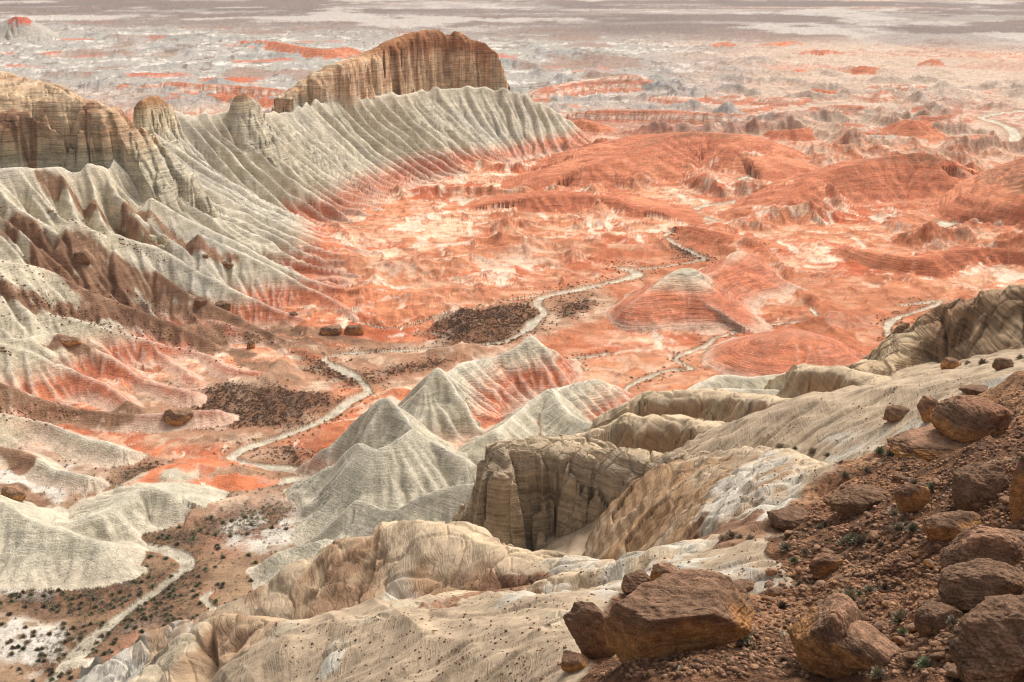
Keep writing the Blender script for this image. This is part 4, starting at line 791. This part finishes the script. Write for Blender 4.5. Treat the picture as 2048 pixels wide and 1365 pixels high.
# (base pixel x, y), width px, height px, depth/width, yaw, tilt (about view axis, degrees), style, seed, extra, label
BOULD = [
    ((1352, 1312), 335, 175, .55, 8, 8, 'varnish', 3, dict(sub=7, planes=3, rough=.05, cuts=[(0, -.25, 1, .70), (0, -1, -.30, .72), (-.9, -.5, 0, .80), (.85, -.2, .55, .86), (.5, -.2, -1, .74)]), 'huge flat-topped ochre boulder overhanging the brown rubble slope at the bottom centre'),
    ((1275, 1182), 74, 42, .7, 20, 10, 'dark', 4, {}, 'small dark block leaning on the upper left shoulder of the huge flat-topped boulder'),
    ((1330, 1170), 62, 44, .7, -10, -12, 'varnish', 5, {}, 'rounded brown rock peeping over the top edge of the huge flat-topped boulder'),
    ((1195, 1310), 95, 150, .6, 15, 35, 'dark', 6, {}, 'dark upright rock slab wedged against the left end of the huge flat-topped boulder'),
    ((1148, 1342), 60, 34, .7, 0, 5, 'varnish', 7, {}, 'low brown rock at the foot of the slope left of the huge flat-topped boulder'),
    ((1470, 1195), 90, 30, .7, 0, 12, 'dark', 41, {}, 'thin dark slab behind the right shoulder of the huge flat-topped boulder'),
    ((1932, 890), 168, 104, .75, -12, -8, 'varnish', 8, dict(sub=7, planes=14, hard=9, top=lin(152, 112, 88), cuts=[(-.4, -.3, -.8, .8), (.5, -.3, -.8, .8)]), 'big rounded reddish boulder balanced on a dark undercut at the upper right'),
    ((1858, 842), 44, 56, .7, 10, 28, 'varnish', 9, {}, 'small leaning rock fin touching the left side of the big rounded boulder'),
    ((1795, 842), 58, 34, .7, 0, -4, 'dark', 10, {}, 'small dark domed rock on the pale sandstone, left of the leaning fin'),
    ((1868, 912), 190, 40, .8, 10, 12, 'varnish', 42, dict(planes=14), 'long flat brown ledge rock sloping under the big rounded boulder'),
    ((1716, 1030), 155, 62, .6, -4, 3, 'dark', 11, dict(sub=7, cuts=[(-.8, -.2, .7, .8)]), 'long dark slab-sided boulder with a flat top resting on the slope at centre right'),
    ((1826, 1020), 76, 58, .6, 10, 14, 'ochre', 12, {}, 'ochre broken rock with a pointed lip just right of the long dark slab-sided boulder'),
    ((1582, 1058), 104, 34, .7, 5, 0, 'dark', 14, {}, 'low dark purple-brown rock at the edge of the pale cliff'),
    ((1652, 1148), 72, 44, .6, 25, 22, 'varnish', 15, {}, 'tilted slab with a yellow underside alone in the middle of the scrubby slope'),
    ((1660, 1355), 180, 165, .8, -15, -10, 'varnish', 16, dict(sub=7, cuts=[(.7, -.1, .55, .72), (-.75, -.2, .55, .8)]), 'pointed brown boulder with a peaked top at the bottom of the frame'),
    ((1735, 1330), 150, 60, .7, -10, -16, 'varnish', 17, {}, 'flat brown slab running down from the peaked boulder to the right'),
    ((1970, 1165), 190, 120, .7, 12, 14, 'varnish', 18, dict(sub=7, cuts=[(-.6, -.4, -.6, .8)]), 'broad overhanging boulder with a yellow snout on the right slope'),
    ((1905, 1085), 120, 62, .6, 0, 10, 'ochre', 19, {}, 'ochre-faced block just above the broad overhanging boulder'),
    ((1962, 1215), 170, 90, .7, 20, 20, 'dark', 20, dict(sub=7), 'rough brown boulder tucked below the broad overhanging boulder'),
    ((1870, 1262), 90, 62, .7, 0, 8, 'dark', 21, {}, 'dark wedge-shaped rock left of the rough brown boulder'),
    ((2010, 1355), 230, 150, .9, 10, 22, 'dark', 22, dict(sub=7, planes=5, rough=.09), 'massive coarse brown slab filling the bottom right corner'),
    ((2045, 1040), 60, 150, .8, 0, 0, 'ochre', 25, dict(sub=7), 'tall orange-faced rock wall cut by the right edge of the frame'),
    ((1955, 1010), 110, 90, .9, 20, 20, 'dark', 26, dict(rough=.09), 'dark crusted rock face left of the tall orange-faced rock wall'),
    ((1902, 738), 54, 30, .7, 0, 0, 'ochre', 27, {}, 'yellow rock with a dark cap in front of the layered right cliff'),
    ((2005, 738), 40, 24, .7, 0, 0, 'dark', 28, {}, 'small dark rock at the top of the sandstone shelf, right of the yellow rock'),
    ((1955, 788), 70, 16, .7, 0, 3, 'dark', 44, {}, 'thin dark overhanging slab behind the top of the big rounded boulder'),
    ((358, 846), 76, 44, .7, 14, -6, 'varnish', 29, dict(sub=6, cuts=[(.6, -.5, -.5, .8)]), 'lone square brown block on the pale ridge beside the scrubland'),
    ((663, 670), 60, 28, .6, -6, 0, 'varnish', 30, {}, 'left half of the split flat-topped block at the end of the scree tongue'),
    ((708, 670), 54, 30, .6, 8, 2, 'ochre', 31, {}, 'right half of the split flat-topped block at the end of the scree tongue'),
    ((166, 527), 40, 38, .8, 0, 0, 'dark', 32, {}, 'dark round block stuck in the upper scree on the left wall'),
    ((455, 536), 36, 17, .7, 0, -15, 'dark', 33, {}, 'dark elongated rock lying on a bare pale spur of the left wall'),
    ((410, 516), 18, 10, .7, 0, 0, 'dark', 46, {}, 'tiny dark rock just uphill of the elongated rock on the pale spur'),
    ((402, 612), 36, 26, .8, 0, 0, 'dark', 34, {}, 'dark block at the edge of the long scree tongue'),
    ((447, 618), 40, 22, .8, 0, -8, 'dark', 35, {}, 'flatter dark block just downhill in the long scree tongue'),
    ((585, 634), 28, 15, .8, 0, 0, 'dark', 36, {}, 'dark rock where the scree meets the red foot of the wall'),
    ((502, 698), 22, 26, .8, 0, 0, 'ochre', 37, {}, 'orange upright rock on a striped red spur'),
    ((138, 690), 60, 20, .7, 0, -10, 'ochre', 38, {}, 'ochre slab capping a low pale spur at the far left'),
    ((328, 486), 26, 24, .8, 0, 0, 'pale', 39, {}, 'largest cream boulder in the pale rockfall on the left wall'),
    ((304, 482), 24, 18, .8, 0, 0, 'pale', 40, {}, 'second cream boulder of the pale rockfall, left of the largest'),
    ((322, 497), 20, 10, .8, 0, 0, 'pale', 47, {}, 'low cream rock at the foot of the pale rockfall'),
    ((28, 1000), 60, 34, .8, 0, -20, 'varnish', 48, {}, 'brown rock lump on the scree at the left edge'),
]
hb = hits([b[0] for b in BOULD]); cp = np.array([0, 0, H])
occ = []
for b, p in zip(BOULD, hb):
    (px, py), wpx, hpx, dep, yaw, tilt, style, seed, ex, label = b
    dist = np.linalg.norm(p - cp); k_ = .72 if dist > 250 else .88; w_ = k_ * wpx * dist / F / 1.02; h_ = k_ * hpx * dist / F * 1.18; d_ = w_ * dep
    ex = dict(ex); ex.setdefault('sub', 5 if wpx < 60 else 6)
    me = rock_mesh('boulder', (w_, d_, h_), seed, style=style, **ex)
    o = bpy.data.objects.new('boulder', me)
    fw = np.array([p[0], p[1]]) / np.hypot(p[0], p[1])
    x, y = p[0] + fw[0] * d_ * .32, p[1] + fw[1] * d_ * .32
    o.location = (x, y, p[2] + h_ * (.2 if dist > 250 or style == 'dark' else .28))
    o.rotation_euler = (0, math.radians(-tilt), math.radians(yaw) - math.atan2(p[0], p[1]))
    thing(o, label, 'boulder'); occ.append((x, y, max(w_, d_) * .5))
print('boulders', time.time() - T0)

# ------------------------------------------------------------------ smaller rocks scattered over the rubble: a few meshes, many placements
small = [rock_mesh('rock', (1.0, .8, .55), 100 + i, sub=3, style=['varnish', 'dark', 'ochre', 'varnish', 'dark', 'varnish'][i]) for i in range(6)]
rr = random.Random(21)
def scatter(poly, n, seed):
    r = random.Random(seed); out = []
    xs = [a for a, _ in poly]; ys = [b for _, b in poly]
    P = np.array(poly, float)
    while len(out) < n:
        c = (r.uniform(min(xs), max(xs)), r.uniform(min(ys), max(ys)))
        if inside(P, np.array([c[0]]), np.array([c[1]]))[0]: out.append(c)
    return out
SLOPE = [(1180, 1355), (1240, 1330), (1500, 1220), (1545, 1090), (1600, 1010), (1700, 930), (1840, 880), (1900, 800), (2040, 760), (2040, 1355)]
pts = scatter(SLOPE, 150, 3); hp = hits(pts)
SZ = ['fist-sized', 'small', 'squat', 'angular', 'flat', 'rough', 'weathered', 'tilted', 'half-buried', 'chunky']
def blocked(x, y):
    return any((x - a) ** 2 + (y - b) ** 2 < (c * .9) ** 2 for a, b, c in occ)
n = 0
for (px, py), p in zip(pts, hp):
    if blocked(p[0], p[1]): continue
    o = bpy.data.objects.new('rock', small[rr.randrange(6)]); sz = rr.choice([.5, .6, .7, .8, 1.0, 1.3, 1.8]) * rr.uniform(.8, 1.2)
    o.scale = (sz, sz * rr.uniform(.7, 1.1), sz * rr.uniform(.6, 1.0)); o.location = (p[0], p[1], p[2] + .12 * sz); o.rotation_euler = (rr.uniform(-.3, .3), rr.uniform(-.3, .3), rr.uniform(0, 6.3))
    thing(o, 'loose brown rock among many on the rubble slope near the camera', 'rock', 'loose rocks on the brown rubble slope'); n += 1
# fine rubble, too much to count: one object
V0, F0 = ico(1)
def clump(name, P, S, base, seed, m, cset, kindlabel, cat):
    r = np.random.RandomState(seed); k = len(P); nv = len(V0)
    J = 1 + .8 * r.rand(k, nv, 1) ** 2; sc3 = S[:, None, None] * r.uniform(.6, 1.2, (k, 1, 3)) * np.array([1, 1, .65])
    V = V0[None] * J * sc3 + P[:, None, :]
    Fc = (F0[None] + (np.arange(k) * nv)[:, None, None]).reshape(-1, 3)
    cc = np.array(cset)[r.randint(0, len(cset), k)]; cc = np.repeat(cc, nv, 0)
    o = bpy.data.objects.new(name, mesh_from(name, V.reshape(-1, 3), Fc, cc, m, smooth=False)); o['kind'] = 'stuff'; o['label'] = kindlabel; o['category'] = cat; COL.objects.link(o)
pf = np.array(scatter(SLOPE, 7000, 9)); hpf = hits([tuple(p) for p in pf[:1]])
def fast_hits(pts):
    """look the points up on the finished sheet itself"""
    f = Y * CP - (Z - H) * SP; u_ = Y * SP + (Z - H) * CP
    sx = CX + F * X / f; sy = CY - F * u_ / f
    Sx = sx.reshape(NA, NR); Sy = sy.reshape(NA, NR); out = []
    rowmin = np.minimum.accumulate(Sy, axis=1)
    for px, py in pts:
        i = int(np.clip(np.searchsorted(Sx[:, NR // 4], px), 0, NA - 1)); j = int(np.argmax(Sy[i] < py)); k_ = i * NR + j
        out.append((X[k_], Y[k_], Z[k_]))
    return np.array(out)
hpf = fast_hits(pf); k = np.hypot(hpf[:, 0], hpf[:, 1]) > 30
clump('rubble', hpf[k], np.random.RandomState(2).uniform(.04, .26, k.sum()) ** 1.0, None, 5, rm, [VARN, TAN, VARN * .8, lin(140, 106, 82), lin(172, 134, 104)], 'fine brown stones strewn over the near slope', 'rubble')
pp = scatter([(600, 1365), (560, 1250), (800, 1225), (1000, 1130), (1200, 1130), (1500, 1080), (1300, 900), (1300, 850), (1600, 780), (1900, 750), (1850, 880), (1640, 960), (1540, 1150), (1190, 1230), (1100, 1365)], 1300, 31)
hpp = fast_hits(pp); clump('pebbles', hpp, np.random.RandomState(7).uniform(.04, .17, len(hpp)) ** 1.0, None, 8, rm, [VARN * .7, VARN, TAN], 'small dark stones sprinkled over the pale sandstone', 'pebbles')
# broken rock along the scree tongues of the left wall
sp = []
r = random.Random(8)
for pl, wd in SCREE[:11]:
    for i in range(int(26 * wd)):
        t = r.uniform(0, len(pl) - 1.001); i0_ = int(t); f_ = t - i0_
        sp.append((pl[i0_][0] * (1 - f_) + pl[i0_ + 1][0] * f_ + r.gauss(0, wd * 1.3), pl[i0_][1] * (1 - f_) + pl[i0_ + 1][1] * f_ + r.gauss(0, wd * 1.1)))
hpf = fast_hits(sp); clump('scree', hpf, np.random.RandomState(4).uniform(.1, .5, len(hpf)), None, 6, rm, [VARN, TAN, lin(150, 116, 92)], 'dark broken stones in the scree tongues on the left wall', 'scree')
print('rocks', n, time.time() - T0)

# ------------------------------------------------------------------ desert shrubs
sm_, nt, bs = mat('shrub_leaf')
ca = node(nt, 'ShaderNodeAttribute', attribute_name='Col'); oi = node(nt, 'ShaderNodeObjectInfo')
vm = node(nt, 'ShaderNodeVectorMath', operation='SCALE'); nt.links.new(ca.outputs['Color'], vm.inputs[0]); nt.links.new(mth(nt, 'MULTIPLY_ADD', oi.outputs['Random'], .6, .7), vm.inputs['Scale']); nt.links.new(vm.outputs[0], bs.inputs['Base Color'])
def shrub_verts(seed, nl):
    r = np.random.RandomState(seed); a = r.uniform(0, 2 * math.pi, nl); e = r.uniform(.05, 1.45, nl); R = r.uniform(.35, 1.0, nl) * (.8 + .25 * np.sin(a * 3 + seed))
    c = np.column_stack([np.cos(a) * np.cos(e) * R * .55, np.sin(a) * np.cos(e) * R * .55, np.sin(e) * R * .55])
    d = c / (np.linalg.norm(c, axis=1, keepdims=True) + 1e-6); side = r.randn(nl, 3); side -= (side * d).sum(1, keepdims=True) * d; side /= np.linalg.norm(side, axis=1, keepdims=True)
    L = r.uniform(.08, .18, nl)[:, None]; W_ = r.uniform(.018, .045, nl)[:, None]
    V = np.stack([c - d * L, c + side * W_, c + d * L, c - side * W_], 1).reshape(-1, 3); Fc = np.arange(nl * 4).reshape(-1, 4)
    # twigs from the root
    nt_ = nl // 14; tr = c[:nt_]; s2 = side[:nt_] * .012; V2 = np.stack([0 * tr - s2, 0 * tr + s2, tr + s2 * .4, tr - s2 * .4], 1).reshape(-1, 3)
    return np.vstack([V, V2]), np.vstack([Fc, np.arange(nt_ * 4).reshape(-1, 4) + nl * 4]), nl * 4
GREENS = [lin(152, 144, 122), lin(162, 150, 132), lin(138, 142, 114), lin(172, 156, 136), lin(134, 122, 106)]
shr = []
for i in range(7):
    V, Fc, nl4 = shrub_verts(300 + i, 520); c = np.tile(GREENS[i % 5], (len(V), 1)) * np.random.RandomState(i).uniform(.75, 1.25, (len(V), 1)); c[nl4:] = lin(110, 88, 70)
    shr.append(mesh_from('shrub', V, Fc, c, sm_, smooth=False))
HAND = [(1733, 942), (1610, 1105), (1572, 1098), (1588, 1122), (1690, 1090), (1705, 1080), (1722, 1086), (1748, 1074), (1762, 1092), (1798, 1060), (1825, 1060), (1600, 1170), (1640, 1175), (1680, 1190), (1700, 1185), (1718, 1190), (1740, 1182), (1770, 1178), (1700, 1196), (1565, 1215), (1810, 1232), (1800, 1245), (1806, 1266), (1482, 1282), (1490, 1278), (1366, 1345), (1695, 1298), (1640, 1058), (1650, 1052), (1480, 1075), (1462, 1072), (1445, 1080), (1500, 1080), (1690, 952), (1655, 912), (1625, 906), (1590, 900), (1560, 896), (1760, 905), (1780, 912), (1935, 728), (1965, 728), (2040, 718), (1830, 968), (1863, 975), (1720, 1220), (1755, 1350), (1850, 1330), (1060, 1160), (1075, 1162), (1540, 1190), (1750, 1010), (1790, 1030), (1905, 1245)]
hh = hits(HAND); rr = random.Random(4)
for (px, py), p in zip(HAND, hh):
    if blocked(p[0], p[1]): continue
    o = bpy.data.objects.new('shrub', shr[rr.randrange(7)]); sz = rr.uniform(.7, 1.35) * (1.0 + p[1] / 300)
    o.scale = (sz, sz, sz * rr.uniform(.7, 1)); o.location = (p[0], p[1], p[2] - .05); o.rotation_euler[2] = rr.uniform(0, 6.3)
    thing(o, 'low grey-green desert shrub growing on the near rocky slope', 'shrub', 'desert shrubs on the near rocky slope')
# beside the wash: the largest-looking ones singly, the rest as scrub
cand = []
w_ = (scrub > .15) & (rd > 1.1) & (Y < 900) & (hill < .5); ids = np.nonzero(w_)[0]
area_w = np.gradient(Y.reshape(NA, NR), axis=1).ravel()[ids] * (Y[ids])            # ground area each sheet cell stands for
rs = np.random.RandomState(12); pr = np.maximum(area_w, 0) * scrub[ids] ** 2; pr = pr / pr.sum()
pick = rs.choice(ids, 5200, replace=True, p=pr)
w2 = (rd > 1.15) & (rd < 4.5) & (Y < 700) & (hill < .4) & (KIND == 'floor'); i2 = np.nonzero(w2)[0]; a2 = np.maximum(np.gradient(Y.reshape(NA, NR), axis=1).ravel()[i2] * Y[i2], 0)
pick = np.concatenate([pick, rs.choice(i2, 1500, replace=True, p=a2 / a2.sum()), rs.choice(np.nonzero((Y > 220) & (Y < 420) & (X < -10) & (hill < .3) & (KIND == 'floor') & (lb > .5))[0], 500)])
mxp, myp = pxmap(X[pick], Y[pick]); vis = (mxp > -10) & (mxp < 2060); pick = pick[vis]
P = np.column_stack([X[pick], Y[pick], Z[pick]]) + np.column_stack([rs.uniform(-.4, .4, (len(pick), 2)), np.zeros(len(pick))]); S = rs.uniform(.45, 1.25, len(pick))
look = S / np.linalg.norm(P - cp, axis=1); order = np.argsort(-look); single = order[:230]; rest = order[230:]
for i in single:
    o = bpy.data.objects.new('shrub', shr[rr.randrange(7)]); sz = S[i] * 1.35; o.scale = (sz, sz, sz * .8); o.location = P[i]; o.rotation_euler[2] = rr.uniform(0, 6.3)
    thing(o, 'small dark shrub beside the dry wash on the valley floor', 'shrub', 'shrubs along the dry wash')
parts = [shrub_verts(500 + i, 42) for i in range(5)]
VV, FF, CC = [], [], []; off = 0
for i in rest:
    V, Fc, _ = parts[i % 5]; V = V * np.array([1.5, 1.5, 1.2]) * S[i] ; 
    VV.append((V * 1.0 + P[i]).astype(np.float32)); FF.append(Fc + off); off += len(V); CC.append(np.tile((GREENS[i % 5] if P[i][1] < 340 else lin(124, 100, 82)) * (.8 + .4 * ((i * 7) % 10) / 10), (len(V), 1)))
o = bpy.data.objects.new('scrub', mesh_from('scrub', np.vstack(VV), np.vstack(FF), np.vstack(CC), sm_, smooth=False)); o['kind'] = 'stuff'; o['label'] = 'dark low scrub covering the flats beside the dry wash'; o['category'] = 'scrub'; COL.objects.link(o)
print('done', len(single), len(rest), time.time() - T0)

# ------------------------------------------------------------------ the thin dusty air over the plain
hm = bpy.data.materials.new('haze'); hm.use_nodes = True; ht = hm.node_tree
ht.nodes.remove(ht.nodes['Principled BSDF']); pv = ht.nodes.new('ShaderNodeVolumePrincipled')
pv.inputs['Density'].default_value = 0.000032; pv.inputs['Color'].default_value = (.86, .86, .90, 1); pv.inputs['Anisotropy'].default_value = .2
ht.links.new(pv.outputs[0], ht.nodes['Material Output'].inputs['Volume'])
bm = bmesh.new(); bmesh.ops.create_cube(bm, size=1.0); me = bpy.data.meshes.new('haze'); bm.to_mesh(me); bm.free(); me.materials.append(hm)
lo = np.array([X.min() - 60, -60.0, Z.min() - 1.0]); hi = np.array([X.max() + 60, Y.max() + 60, max(H, Z.max()) + 12.0])
o = bpy.data.objects.new('haze', me); o.location = (lo + hi) / 2; o.scale = hi - lo; o['kind'] = 'stuff'; COL.objects.link(o)
